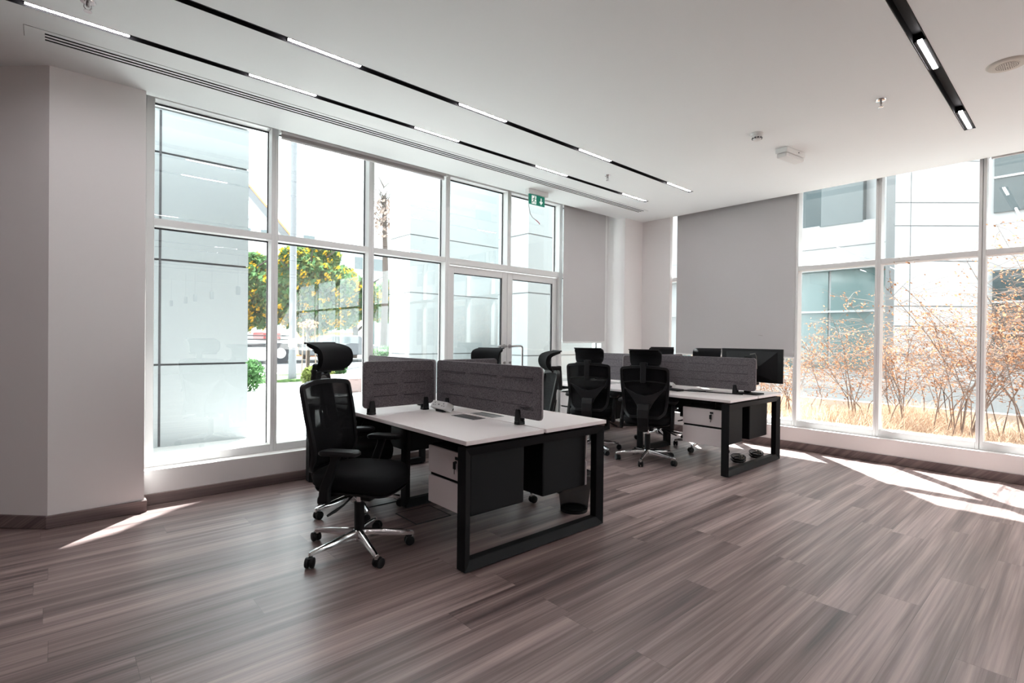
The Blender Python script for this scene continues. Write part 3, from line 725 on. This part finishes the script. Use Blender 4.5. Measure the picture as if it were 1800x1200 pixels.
    for s in (-1, 1): m.tube([q(s*.86, .56, .018), q(s*.93, .66, .012), q(s*.97, .80, .004)], [.014, .010, .006], 8, 1)
    m.tube([q(-.95, .70, .006), q(-.5, .715, .012), q(0, .72, .014), q(.5, .715, .012), q(.95, .70, .006)], .006, 8, 1)
    m.build('side_strut', 'plastic', t, smooth=True)
    # headrest post and pad
    m = MB(); pt = back(0, 1.0)
    m.rings([[(x, y, z) for x, y in ((xa, -.026), (xa, .026), (xb, .026), (xb, -.026))] for z, xa, xb in ((.86, pt.x-.052, pt.x-.022), (.94, pt.x-.050, pt.x-.018), (1.02, pt.x-.045, pt.x-.012), (1.066, pt.x-.040, pt.x-.008))])
    m.build('headrest_post', 'plastic', t, bevel=.005)
    hx = pt.x+.078; HW = .158
    def hp(u, s):   # s 0 bottom .. 1 top ; C profile, bulging to +x, top curls back
        a = math.radians(-62+142*s); r = .097; w_ = HW*(1.02+.03*(2*s-1)-.05*abs(2*s-1)**3); 
        zz = 1.106+r*math.sin(a)*.92; xx = hx-.075+r*math.cos(a)*.95-(.045*max(0, s-.72)/.28)
        return Vector((xx+.030*(u*u), u*w_, zz))
    vs = []; fs = []; gu, gs = 12, 12
    for off in (0, 1):
        for j in range(gs+1):
            for i in range(gu+1):
                s = j/gs; u = -1+2*i/gu; e = (1-abs(2*s-1)**6*.10); p = hp(u*e, s); c = Vector((hx-.075, p.y, 1.106)); d = (p-c); d.y = 0; d.normalize(); th = .021*(1-.5*abs(2*s-1)**2)
                vs.append(tuple(p-d*th*off*1.6))
    S = (gu+1)*(gs+1)
    for j in range(gs):
        for i in range(gu):
            a = j*(gu+1)+i; fs += [(a, a+1, a+gu+2, a+gu+1), (S+a, S+a+gu+1, S+a+gu+2, S+a+1)]
    for j in range(gs):
        a = j*(gu+1); b_ = a+gu; fs += [(a, a+gu+1, S+a+gu+1, S+a), (b_, S+b_, S+b_+gu+1, b_+gu+1)]
    for i in range(gu):
        fs += [(i, S+i, S+i+1, i+1)]; a = gs*(gu+1)+i; fs += [(a, a+1, S+a+1, S+a)]
    m = MB(); m.add(vs, fs); hd = m.build('headrest', 'fabric', t, smooth=True)
    m = MB()
    m.tube([tuple(hp(u, 0)+Vector((-.010, 0, -.002))) for u in [-1+i/6 for i in range(13)]], .008, 8, 1)
    m.tube([tuple(hp(u*.97, 1)+Vector((-.006, 0, 0))) for u in [-1+i/6 for i in range(13)]], .006, 8, 1)
    
    m.f = m.f; h1 = MB(); h1.tube([tuple(hp(u, 0)+Vector((-.010, 0, -.002))) for u in [-1+i/6 for i in range(13)]], .008, 8, 1); h1.build('headrest_rim', 'plastic', hd, smooth=True)
    h1 = MB(); h1.tube([tuple(hp(u*.97, 1)+Vector((-.006, 0, 0))) for u in [-1+i/6 for i in range(13)]], .006, 8, 1); h1.build('headrest_rim', 'plastic', hd, smooth=True)
    h1 = MB(); h1.box(pt.x-.04, hx-.03, -.035, .035, 1.030, 1.062); h1.build('headrest_bracket', 'plastic', t, bevel=.006)
    # armrests
    for s in (-1, 1):
        m = MB(); m.rings([[(x+dx, s*.262+dy, z) for dx, dy in ((-a, -b_), (a, -b_), (a, b_), (-a, b_))] for z, x, a, b_ in ((.355, -.065, .032, .020), (.44, -.060, .030, .018), (.52, -.030, .026, .017), (.60, 0, .024, .016), (.635, .01, .030, .018))])
        m.bar((-.03, s*.10, .385), (-.06, s*.262, .375), .05, .028)
        am = m.build('armrest', 'plastic', t, bevel=.007, seg=2)
        pd = MB(); po = rrect(.245, .088, .035, 5); pd.rings([[(x*sc_, y*sc_, z-.010*(x/.12)**2*(1 if x < 0 else .4)) for x, y in po] for z, sc_ in ((.637, .90), (.645, 1), (.657, 1), (.664, .93), (.666, .6))])
        pd.v = [(v[0]+.03, v[1]+s*.262, v[2]) for v in pd.v]
        pd.build('arm_pad', 'plastic', am, smooth=True)
    return t
ch = chair_proto()
CH = [(1.395, 2.965, -56, 190+56, 'black mesh office chair in the left foreground, at the near desk'),
      (1.70, 3.68, -30, 75, 'black office chair almost hidden behind the foreground chair'),
      (2.98, 3.20, 147, 20, 'black office chair seen side-on just right of the near desk divider'),
      (3.08, 4.00, 200, 50, 'black office chair whose headrest shows in front of the glazed door'),
      (4.71, 3.89, 28, 10, 'black office chair from behind, left one of the pair at the far desk'),
      (4.755, 3.16, 24, 34, 'black office chair from behind at the far desk, right one, base fully visible'),
      (5.97, 3.80, 205, 25, 'black office chair across the far desk, headrest against the white wall corner'),
      (5.83, 3.10, 198, 60, 'black office chair across the far desk, mostly hidden by the monitor')]
for i, (x, y, a, st, lb) in enumerate(CH):
    o = ch if i == 0 else dup(ch)
    o.location = (x, y, 0); o.rotation_euler = (0, 0, math.radians(a)); o['label'] = lb
    for k in kids(o):
        if k.name.startswith('star_base'): k.rotation_euler = (0, 0, math.radians(st))

for k in kids(ch):
    if k.name.startswith('headrest'): k.location.z = .062
# pendant lamps behind the viewpoint, mirrored in the leftmost pane
for i, (x, y, z) in enumerate([(3.05, -2.73, 2.2), (2.95, -4.82, 2.2), (2.80, -6.05, 2.19), (2.76, -7.13, 2.18), (2.77, -9.6, 2.2)]):
    if i == 0:
        pl = thing('pendant_lamp', (x, y, z), 'slim dark cylinder pendant lamp behind the viewpoint, nearest of five to the viewpoint', 'pendant lamp', 'row of pendant lamps mirrored in the glass')
        MB().lathe([(.030, .19), (.045, .18), (.045, 0), (.040, 0), (.040, .15), (.01, .16)]).build('lamp_shade', 'grey', pl, smooth=True)
        MB().cyl((0, 0, 0), .003, .19, CZ-z, 8).build('cord', 'cable', pl)
    else:
        o = dup(pl, loc=(x, y, z)); o['label'] = 'slim dark cylinder pendant lamp behind the viewpoint, %s of five from the viewpoint' % ('second', 'third', 'fourth', 'farthest')[i-1]
        for k in kids(o):
            if k.name.startswith('cord'): pass

# ------------------------------------------------------------------ outside: left (beyond +Y)
m = MB(); m.box(-30, 60, 5.06, 17.0, -.12, -.03); m.box(6.98, 60, -40, 5.06, -.12, -.03); m.box(-30, 60, 17.0, 19.5, -.12, -.045); m.box(-30, 60, 29.5, 80, -.12, -.045)
struct(m.build('ground', 'concrete'), 'pale concrete paving outside the windows', 'ground')
m = MB(); m.box(-30, 60, 19.5, 29.5, -.12, -.06); struct(m.build('road_surface', 'road'), 'grey road beyond the plaza', 'road')
m = MB(); m.box(-4, 9.5, 15.2, 17.6, -.05, .05)
tag(m.build('grass_verge', 'grass'), 'strip of green grass between the plaza and the road', 'grass', kind='stuff')

def clad(name, corners, z0, z1, zj, vj, label, mt='cladding', jm='joint', cap=None):
    """clad pier: core polygon with horizontal joints at zj and vertical joints at points vj"""
    g = MB(); pts = [Vector(c) for c in corners]; n = len(pts); zz = [z0]+list(zj)+[z1]
    cx = sum((p for p in pts), Vector((0, 0)))/n
    def inset(d):
        out = []
        for i in range(n):
            a, b_, c = pts[i-1], pts[i], pts[(i+1) % n]; e1 = (b_-a).normalized(); e2 = (c-b_).normalized()
            n1 = Vector((-e1.y, e1.x)); n2 = Vector((-e2.y, e2.x)); k = d/(1+n1.dot(n2)); out.append(tuple(b_+(n1+n2)*k))
        return out
    t = thing(name, (0, 0, 0), label, 'facade pier')
    MB().prism(inset(.02), z0, z1).build('pier_core', jm, t)
    for i in range(len(zz)-1):
        a, b_ = zz[i]+(.012 if i else 0), zz[i+1]-(.012 if i < len(zz)-2 else 0)
        MB().prism([tuple(p) for p in pts], a, b_).build('cladding_course', mt, t)
    if vj:
        m = MB()
        for x, y, wx, wy in vj: m.box(x-wx, x+wx, y-wy, y+wy, z0+.01, z1-.01)
        m.build('vertical_joint', jm, t)
    return t
clad('facade_pier', [(-2.0, 7.27), (1.866, 7.27), (1.866, 8.3), (-2.0, 8.3)], -.03, 3.935, (.942, 2.178, 3.432), [(.915, 7.271, .012, .004)], 'large pale grey clad pier outside the leftmost window pane')
clad('facade_pier', [(5.5, 9.43), (8.0, 9.43), (8.0, 10.3), (5.5, 10.3)], -.03, 6.5, (.942, 2.23, 3.432), [], 'white clad pier outside, seen through the third window pane', 'paleclad', 'greyjoint')
clad('facade_pier', [(7.2, 7.65), (9.4, 7.65), (9.4, 8.6), (7.2, 8.6)], -.03, 6.5, (.942, 2.23, 3.432), [], 'white clad pier outside, seen through the glazed double door', 'paleclad', 'greyjoint')
t = thing('glazed_wing', (0, 0, 0), 'white building wing with tall pale glazing outside between the two white piers', 'building')
MB().box(8.0, 14.0, 11.6, 12.2, -.03, 7).build('wing_wall', 'whiteclad', t)
for a in (8.3, 9.9, 11.5): MB().box(a, a+1.3, 11.55, 11.6, .1, 3.2).build('wing_window', 'teal', t)
MB().box(8.0, 14.0, 11.0, 11.6, 3.4, 3.75).build('wing_canopy', 'whiteclad', t)
# upper storeys / canopy (own building); unseen edge cut to shape the floor sun patch
m = MB(); m.prism([(-12, 5.1), (6.95, 5.1), (6.95, 6.9), (3.3, 6.9), (2.77, 6.63), (2.58, 6.48), (2.40, 6.33), (2.2, 6.25), (-12, 6.25)], 3.98, 4.1)
m.prism([(-2.1, 7.2), (1.9, 7.2), (1.9, 8.4), (-2.1, 8.4)], 3.955, 4.3)
struct(m.build('canopy', 'ceil'), 'white canopy slab over the left windows, unseen edge cut to shape floor sunlight', 'canopy')
m = MB(); m.box(-12, 6.98, 4.9, 5.2, 3.35, 12); m.box(6.7, 6.98, -12, 5.2, 3.35, 12); m.box(-12, 6.98, -12, 5.2, 3.36, 3.5); m.box(-7.4, -7.2, -12, 6, 0, 3.4); m.box(-7.4, 6.98, -10.4, -10.2, 0, 3.4); m.box(-12, .49, 4.66, 6.3, 3.36, 3.98)
struct(m.build('wall_outer_facade', 'whiteclad'))

# lamp post
t = thing('street_lamp', (5.18, 15.5, -.03), 'tall pale grey street lamp post standing on the verge', 'lamp post')
MB().lathe([(.17, 0), (.17, .05), (.115, .08), (.105, .8), (.095, .82), (.09, 8.5)], n=24).build('post', 'grey', t, smooth=True)
MB().tube([(0, 0, 8.4), (-.3, 0, 8.9), (-1.2, 0, 9.1)], [.06, .05, .04]).build('lamp_arm', 'grey', t, smooth=True)
MB().box(-1.8, -1.1, -.12, .12, 9.05, 9.15).build('lamp_head', 'grey', t, bevel=.02)
MB().cyl((0, -.01, 0), .115, 1.0, 1.25, 20).build('post_collar', 'whiteplastic', t)


def leaves(mb, n, fn, size, jit=.5):
    for _ in range(n):
        p = Vector(fn()); a = Vector((random.gauss(0, 1), random.gauss(0, 1), random.gauss(0, 1))).normalized(); b_ = a.orthogonal().normalized(); c = a.cross(b_)
        s = size*(1-jit/2+jit*random.random())
        mb.add([p-b_*s, p+c*s*.5, p+b_*s, p-c*s*.5], [(0, 1, 2, 3)])
def blob(c, r):
    def f():
        while True:
            v = Vector((random.uniform(-1, 1), random.uniform(-1, 1), random.uniform(-1, 1)))
            if .25 < v.length < 1: return (c[0]+v.x*r[0], c[1]+v.y*r[1], c[2]+v.z*r[2])
    return f
def ftree(x, y, cr, h, label, blobs, nl=2300, dens=.2):
    t = thing('flowering_tree', (x, y, -.04), label, 'tree', 'yellow-flowering trees across the plaza')
    m = MB(); m.tube([(0, 0, 0), (.1, 0, h*.25), (0, .1, h*.5), (.1, 0, h*.75)], [.22, .18, .12, .05])
    for k in range(7):
        a = k*.9; m.tube([(0, 0, h*(.25+.05*k)), (cr*.35*math.cos(a), cr*.35*math.sin(a), h*(.4+.06*k)), (cr*.7*math.cos(a), cr*.7*math.sin(a), h*(.5+.06*k))], [.09, .05, .02], 6)
    m.build('trunk', 'bark', t, smooth=True)
    g = MB(); g2 = MB(); fl_ = MB()
    for bx, by, bz, rr in blobs:
        leaves(g, nl, blob((bx, by, bz), (rr, rr, rr*.8)), .17); leaves(g2, nl//3, blob((bx, by, bz), (rr, rr, rr*.8)), .17)
        for _ in range(int(34*rr)):
            v = Vector((random.gauss(0, 1), random.gauss(0, 1), random.gauss(0, 1))).normalized(); c = (bx+v.x*rr*.98, by+v.y*rr*.98, bz+v.z*rr*.8)
            leaves(fl_, 9, blob(c, (.20, .20, .16)), .11)
    g.build('foliage', 'leaf', t); g2.build('young_foliage', 'leaf2', t); fl_.build('blossom', 'blossom', t)
ftree(7.4, 31, 3, 6.5, 'yellow-flowering green tree at the right edge of the grey pier, left window', [(0, 0, 3.9, 1.9), (-.5, 0, 2.4, 1.5), (.9, .3, 5.0, 1.2), (1.2, 0, 2.9, 1.5)])
ftree(10.8, 30, 3, 7.5, 'large yellow-flowering tree in the second window pane, behind the lamp post', [(0, 0, 4.6, 1.9), (-1.3, 0, 3.4, 1.7), (1.3, 0, 4.2, 1.6), (.2, 0, 2.7, 1.7), (.9, 0, 6.0, 1.0), (-.6, 0, 5.7, .9)])
ftree(13.9, 30.5, 3, 6.0, 'yellow-flowering tree at the right side of the second window pane', [(0, 0, 3.9, 1.5), (-1.2, 0, 4.6, 1.3), (-.9, 0, 2.8, 1.3), (.8, 0, 3.3, 1.2)])
ftree(17.2, 31, 3, 6.5, 'yellow-flowering tree seen at the left edge of the third window pane', [(0, 0, 4.1, 1.5), (-1.0, 0, 3.2, 1.2), (1.2, 0, 3.6, 1.3)])
# tree without leaves, high in pane 3
t = thing('bare_tree', (12.5, 24, -.04), 'sparse brown palm-like tree high behind the third window pane', 'tree')
m = MB(); m.tube([(0, 0, 0), (.1, 0, 4), (0, 0, 8.5)], [.2, .16, .1], 8); m.build('trunk', 'bark', t, smooth=True)
m = MB()
for k in range(30):
    a = random.uniform(0, 2*PI); z = random.uniform(6.6, 9.6); l = random.uniform(.5, 1.0)
    m.tube([(0, 0, z-.5), (l*.5*math.cos(a), l*.5*math.sin(a), z), (l*math.cos(a), l*math.sin(a), z+random.uniform(-.4, .3))], [.03, .02, .01], 5)
m.build('branches', 'bark', t)
m = MB(); leaves(m, 260, blob((0, 0, 7.4), (.7, .7, 1.1)), .12); m.build('foliage', 'twig', t)
# young staked tree
t = thing('young_tree', (6.5, 17.9, -.04), 'young bare tree tied between wooden stakes on the plaza edge', 'tree')
m = MB(); m.tube([(0, 0, 0), (.02, 0, .9), (-.02, 0, 1.6)], [.06, .05, .035], 8)
for k in range(9):
    a = k*.7; m.tube([(0, 0, 1.3+.03*k), (.2*math.cos(a), .2*math.sin(a), 1.6+.02*k), (.3*math.cos(a), .3*math.sin(a), 1.75)], [.025, .018, .01], 6)
m.build('trunk', 'bark', t, smooth=True)
m = MB(); leaves(m, 90, blob((0, 0, 1.72), (.34, .34, .2)), .06); m.build('foliage', 'rust', t)
for k, (sx, sy) in enumerate(((-.26, -.15), (.26, -.05), (.05, .3))): MB().tube([(sx, sy, 0), (sx*.8, sy*.8, 1.65)], .022, 8).build('stake', 'twig', t)
# boulders and plants near the stakes
for i, (x, y, s, lb) in enumerate(((6.75, 16.4, .45, 'flat grey boulder at the foot of the young staked tree'), (7.6, 16.6, .35, 'smaller grey boulder right of the young staked tree'))):
    m = MB(); rs = []
    for k in range(6):
        f = k/5; r = s*math.sqrt(max(.02, 1-f*f)); rs.append([(r*math.cos(a)*(1+.15*math.sin(3*a+i)), r*.7*math.sin(a)*(1+.1*math.cos(2*a)), f*s*.5) for a in [q*2*PI/12 for q in range(12)]])
    m.rings(rs); o = m.build('boulder', 'stone', smooth=True, loc=(x, y, .0)); tag(o, lb, 'rock')
def shrub_ball(x, y, z, r, label, mt='leaf', n=900, size=.06):
    m = MB(); leaves(m, n, blob((0, 0, r[2]), r), size); st = MB()
    t = thing('green_shrub', (x, y, z), label, 'shrub', 'clipped shrubs outside the left windows')
    for k in range(5): st.tube([(0, 0, 0), (r[0]*.3*math.cos(k*1.3), r[1]*.3*math.sin(k*1.3), r[2])], .02, 6)
    st.build('stem', 'bark', t); m.build('foliage', mt, t)
shrub_ball(3.4, 13.4, -.04, (.45, .4, .4), 'low green shrub at the foot of the pale grey pier')
shrub_ball(6.75, 15.9, -.03, (.30, .3, .55), 'upright green shrub behind the foreground chair headrest')
shrub_ball(5.2, 13.6, -.03, (.45, .25, .28), 'spiky yellowish shrub by the pink stone planter', 'leaf2', 600, .08)
shrub_ball(11.6, 21.0, -.04, (1.3, .5, .5), 'dark green hedge shrub low in the third window pane', 'leaf', 1500, .08)
t = thing('planter_wall', (0, 0, 0), 'low pink stone planter wall with white coping on the plaza', 'planter')
MB().box(4.9, 7.2, 11.6, 13.2, -.03, .30).build('planter_body', 'pink', t); MB().box(4.87, 7.23, 11.55, 11.75, .30, .36).build('coping', 'whiteclad', t)
# flatbed truck on the road
t = thing('flatbed_truck', (5.6, 27.4, -.06), 'dark flatbed truck parked on the road behind the lamp post', 'truck')
m = MB(); m.box(-6, 4.6, -1.1, 1.1, .80, .95); m.build('flatbed', 'truck', t, bevel=.02)
m = MB()
for k in range(5): m.box(-5.8+2.0*k, -5.7+2.0*k, -1.08, -1.02, .95, 1.38)
m.box(-5.8, 3.4, -1.08, -1.04, 1.14, 1.20); m.box(-5.8, 3.4, -1.08, -1.04, 1.32, 1.38); m.build('side_rail', 'truck', t)
for k in (-4.4, -3.2, 2.6):
    o = MB().cyl((k, -1.0, .5), .5, -.16, .16, 24, 'y').build('wheel', 'gasket', t, smooth=True); MB().cyl((k, -1.18, .5), .26, -.02, .02, 16, 'y').build('hub_cap', 'steel', o)
m = MB(); m.box(-8.2, -6.2, -1.1, 1.1, .6, 2.3); m.build('cab', 'truckred', t, bevel=.15, seg=3)
MB().box(-1.5, -.2, -1.12, -1.0, .55, .85).build('fuel_tank', 'steel', t, bevel=.03)
MB().box(1.9, 2.7, -.9, .9, 1.12, 1.50).build('red_cargo', 'truckred', t, bevel=.05)
t = thing('parked_car', (11.6, 27.0, -.06), 'small silver car with red tail lamps parked on the road, right of the truck', 'car')
m = MB(); m.prism([(-2, .35), (2, .35), (2.05, .8), (1.3, .95), (.7, 1.4), (-.9, 1.4), (-1.6, .95), (-2.05, .85)], -.8, .8, Matrix(((1, 0, 0, 0), (0, 0, -1, 0), (0, 1, 0, 0), (0, 0, 0, 1)))); m.build('car_body', 'grey', t, bevel=.06)
for k in (-1.25, 1.25): MB().cyl((k, -.75, .33), .33, -.1, .1, 20, 'y').build('wheel', 'gasket', t, smooth=True)
MB().box(-2.08, -1.95, -.84, -.5, .7, .85).build('tail_lamp', 'truckred', t); MB().box(-.8, .6, -.83, -.79, 1.0, 1.33).build('side_window', 'darkglass', t)
# crane boom (orange and grey beam)
t = thing('crane_boom', (0, 0, 0), 'slanting orange and grey crane boom above the flowering trees', 'crane')
MB().bar((6.9, 33, 11.35), (11.4, 33.2, 6.55), .4, .42).build('boom', 'grey', t)
MB().bar((7.05, 33, 11.55), (11.6, 33.2, 6.7), .45, .10).build('boom_flange', 'orange', t)
MB().bar((11.35, 33.2, 6.6), (13.2, 34.2, 3.2), .35, .4).build('lower_boom', 'grey', t)
MB().box(12.0, 15.5, 33.6, 35.9, -.05, 1.6).build('crane_body', 'orange', t, bevel=.1); MB().box(12.9, 13.5, 34.2, 34.8, 1.6, 3.4).build('turret', 'grey', t)
# distant buildings
t = thing('colonnade_building', (0, 0, 0), 'distant white colonnaded building with green glass behind the trees', 'building')
MB().box(15, 46, 44, 52, -.05, 3.6).build('glass_volume', 'teal', t)
for k in range(15): MB().prism([(16+2*k, 43.4), (16.7+2*k, 43.4), (16.7+2*k, 44), (16+2*k, 44)], -.05, 3.55).build('column', 'whiteclad', t)
MB().box(14.8, 46.2, 43.2, 44.2, 3.55, 4.0).build('fascia', 'whiteclad', t)
def block(x, y, w_, d, h, label, floors, mt='cladding'):
    t = thing('apartment_block', (x, y, -.05), label, 'building', 'distant blocks behind the trees')
    MB().box(-w_/2, w_/2, 0, d, 0, h).build('block_wall', mt, t)
    for f in range(floors):
        for c in range(int(w_//2.5)):
            MB().box(-w_/2+.8+2.5*c, -w_/2+2.2+2.5*c, -.05, 0, h-1.0-3.2*f-1.5, h-1.0-3.2*f).build('window', 'darkglass', t)
    MB().box(-w_/2-.2, w_/2+.2, -.2, d, h, h+.4).build('parapet', 'whiteclad', t)
block(31.5, 62, 8, 8, 12.4, 'distant pale grey block at the right of the second window pane', 3)
block(21, 66, 12, 8, 15, 'distant pale block behind the left flowering tree', 3, 'whiteclad')

# ------------------------------------------------------------------ outside: right (beyond +X)
t = thing('office_block', (0, 0, 0), 'white office building with teal glazing across the planting bed', 'building')
MB().box(14.25, 22, 2.2, 12, -.03, 9).build('left_wing', 'whiteclad', t)
MB().box(14.0, 14.3, 2.2, 12, 3.02, 4.12).build('spandrel_band', 'whiteclad', t)
MB().box(14.0, 14.3, 2.2, 12, -.03, .62).build('plinth', 'whiteclad', t)
for k in range(6):
    MB().box(14.2, 14.26, 2.3+1.02*k, 3.26+1.02*k, .62, 3.02).build('lower_window', 'teal', t)
MB().box(14.12, 14.2, 2.2, 12, 2.0, 2.05).build('window_rail', 'whiteclad', t)
# bay with dark glass high up on the left
MB().prism([(13.98, 3.58), (13.98, 4.45), (14.25, 4.95), (14.25, 3.58)], 4.09, 6.8).build('upper_glass_bay', 'darkglass', t)
MB().box(14.23, 14.26, 2.3, 2.9, 4.2, 6.5).build('upper_window', 'teal', t)
m = MB(); m.box(13.985, 14.0, 2.2, 12, 3.55, 3.562)
for k in range(4): m.box(13.985, 14.0, 3.2+2.4*k, 3.212+2.4*k, 3.03, 4.1)
m.build('band_joint', 'greyjoint', t)
t = thing('facade_pier', (0, 0, 0), 'white clad pier outside, centre of the right-hand windows, with grey joints', 'facade pier')
a, b_ = Vector((12.55, 2.66)), Vector((13.75, 1.52)); d = Vector(((b_-a).y, -(b_-a).x)).normalized()*-1
pts = [a, b_, b_+Vector((.18, .19)), a+Vector((.18, .19))]
MB().prism([tuple(p) for p in pts], -.03, 9).build('pier_core', 'greyjoint', t)
zz = [-.03, .45, 1.05, 1.62, 2.02, 2.92, 3.62, 4.08, 4.9, 5.8, 9]
e = (b_-a).normalized(); nrm = Vector((e.y, -e.x))
if nrm.dot(Vector((-1, -1))) < 0: nrm = -nrm
for i in range(len(zz)-1):
    for s0, s1 in ((0, .17), (.18, 1)):
        p, q_ = a+(b_-a)*s0, a+(b_-a)*s1
        MB().prism([tuple(p), tuple(q_), tuple(q_+nrm*.02), tuple(p+nrm*.02)], zz[i]+.010, zz[i+1]-.010).build('cladding_panel', 'whiteclad', t)
t = thing('office_block', (0, 0, 0), 'white building with dark glass windows at the right edge of the photo', 'building')
MB().box(13.8, 22, -14, 1.5, -.03, 9).build('right_wing', 'whiteclad', t)
for z0, z1 in ((.9, 2.72), (3.85, 5.9)):
    for k in range(5):
        w0 = MB().box(13.74, 13.80, -1.27-2.9*k, 1.33-2.9*k, z0, z1).build('wing_window', 'darkglass', t)
        m = MB()
        for f in (.33, .66): m.box(13.70, 13.74, -1.27-2.9*k, 1.33-2.9*k, z0+(z1-z0)*f-.02, z0+(z1-z0)*f+.02)
        m.build('glazing_bar', 'whiteclad', w0)
# low white walls
MB_ = MB().box(11.0, 11.3, -14, 10, -.03, .62); o = MB_.build('garden_wall', 'whiteclad'); tag(o, 'low white garden wall behind the dry planting bed', 'wall')
MB_ = MB().box(9.6, 9.8, -14, 10, -.03, .34); o = MB_.build('bed_kerb', 'concrete'); tag(o, 'pale kerb along the back of the dry planting bed', 'kerb')
m = MB(); m.box(7.0, 9.6, -14, 10, -.03, .05); tag(m.build('planting_soil', 'twig'), 'dry brown soil of the planting bed outside the right windows', 'soil', kind='stuff')
# dry straw grass
m = MB()
for _ in range(34000):
    x, y = random.uniform(7.28, 9.5), random.uniform(-2.2, 6.5)
    h = random.uniform(.25, .52)*(.8+.2*math.sin(y*3+x)); a = random.uniform(0, 2*PI); l = random.uniform(.05, .22); w_ = .0045
    dx, dy = math.cos(a), math.sin(a)
    m.add([(x-dy*w_, y+dx*w_, .04), (x+dy*w_, y-dx*w_, .04), (x+dx*l*.35+dy*w_, y+dy*l*.35-dx*w_, h*.6), (x+dx*l*.35-dy*w_, y+dy*l*.35+dx*w_, h*.6), (x+dx*l*1.3, y+dy*l*1.3, h)], [(0, 1, 2, 3), (3, 2, 4)])
tag(m.build('dry_grass', 'hay'), 'dense dry straw-coloured grass filling the bed outside the right windows', 'grass', kind='stuff')
# bare shrubs with rust leaves
def bare_shrub(x, y, h, spread, n, nl, label):
    t = thing('bare_shrub', (x, y, .03), label, 'shrub', 'leggy rust-leaved shrubs outside the right windows')
    st = MB(); lf = MB(); tw = MB()
    for k in range(n):
        a = random.uniform(0, 2*PI); l = spread*1.45*random.uniform(.25, 1); hh = h*random.uniform(.6, 1)
        o0 = Vector((random.uniform(-.3, .3), random.uniform(-.38, .38), 0)); b2 = a+random.uniform(-.9, .9)
        p = [o0, o0+Vector((l*.12*math.cos(a), l*.12*math.sin(a), hh*.33)), o0+Vector((l*.40*math.cos(b2), l*.40*math.sin(b2), hh*.7)), o0+Vector((l*.8*math.cos(b2), l*.8*math.sin(b2), hh*random.uniform(.85, 1)))]
        st.tube(p, [.007, .006, .004, .002], 5)
        for q in range(24):
            f = random.uniform(.42, 1); i = min(2, int(f*3)); b0 = p[i].lerp(p[i+1], f*3-i if i < 3 else 1); dd = Vector((random.gauss(0, .34), random.gauss(0, .34), random.uniform(-.15, .25)))
            e_ = b0+dd*(.5+.5*h/2); tw.tube([b0, b0.lerp(e_, .5)+Vector((0, 0, .04)), e_], [.0028, .002, .0012], 4)
            for _ in range(nl):
                c = b0.lerp(e_, random.uniform(.3, 1.05)); leaves(lf, 1, lambda: c+Vector((random.gauss(0, .02), random.gauss(0, .02), random.gauss(0, .02))), .0165)
    st.build('stem', 'twig', t, smooth=True); tw.build('twig', 'twig', t); lf.build('leaf_cluster', 'rust', t)
SH = [(7.75, 4.0, 1.3, .8, 10, 4, 'low rust-leaved shrub behind the wide lowered blind edge'), (8.5, 3.0, 1.55, .9, 11, 5, 'rust-leaved shrub in the first clear pane of the right windows'),
      (8.2, 2.1, 1.75, .9, 12, 6, 'rust-leaved shrub at the mullion between the first and second clear right panes'), (8.3, 1.35, 2.05, 1.0, 13, 7, 'tall leggy rust shrub in the left part of the broad right pane'),
      (7.9, .75, 2.45, 1.0, 14, 8, 'tall rust shrub in the right part of the broad right pane'), (8.4, .1, 2.75, 1.1, 17, 9, 'tallest rust-leaved shrub, at the right edge of the photo'),
      (7.8, -.4, 2.6, 1.0, 15, 8, 'rust shrub just beyond the right edge of the photo'), (9.1, 1.6, 1.7, 1.0, 10, 6, 'rust shrub at the back of the bed behind the broad right pane'),
      (9.2, 3.8, 1.3, .9, 9, 5, 'small rust shrub at the back of the bed near the lowered blind')]
for a in SH: bare_shrub(*a)
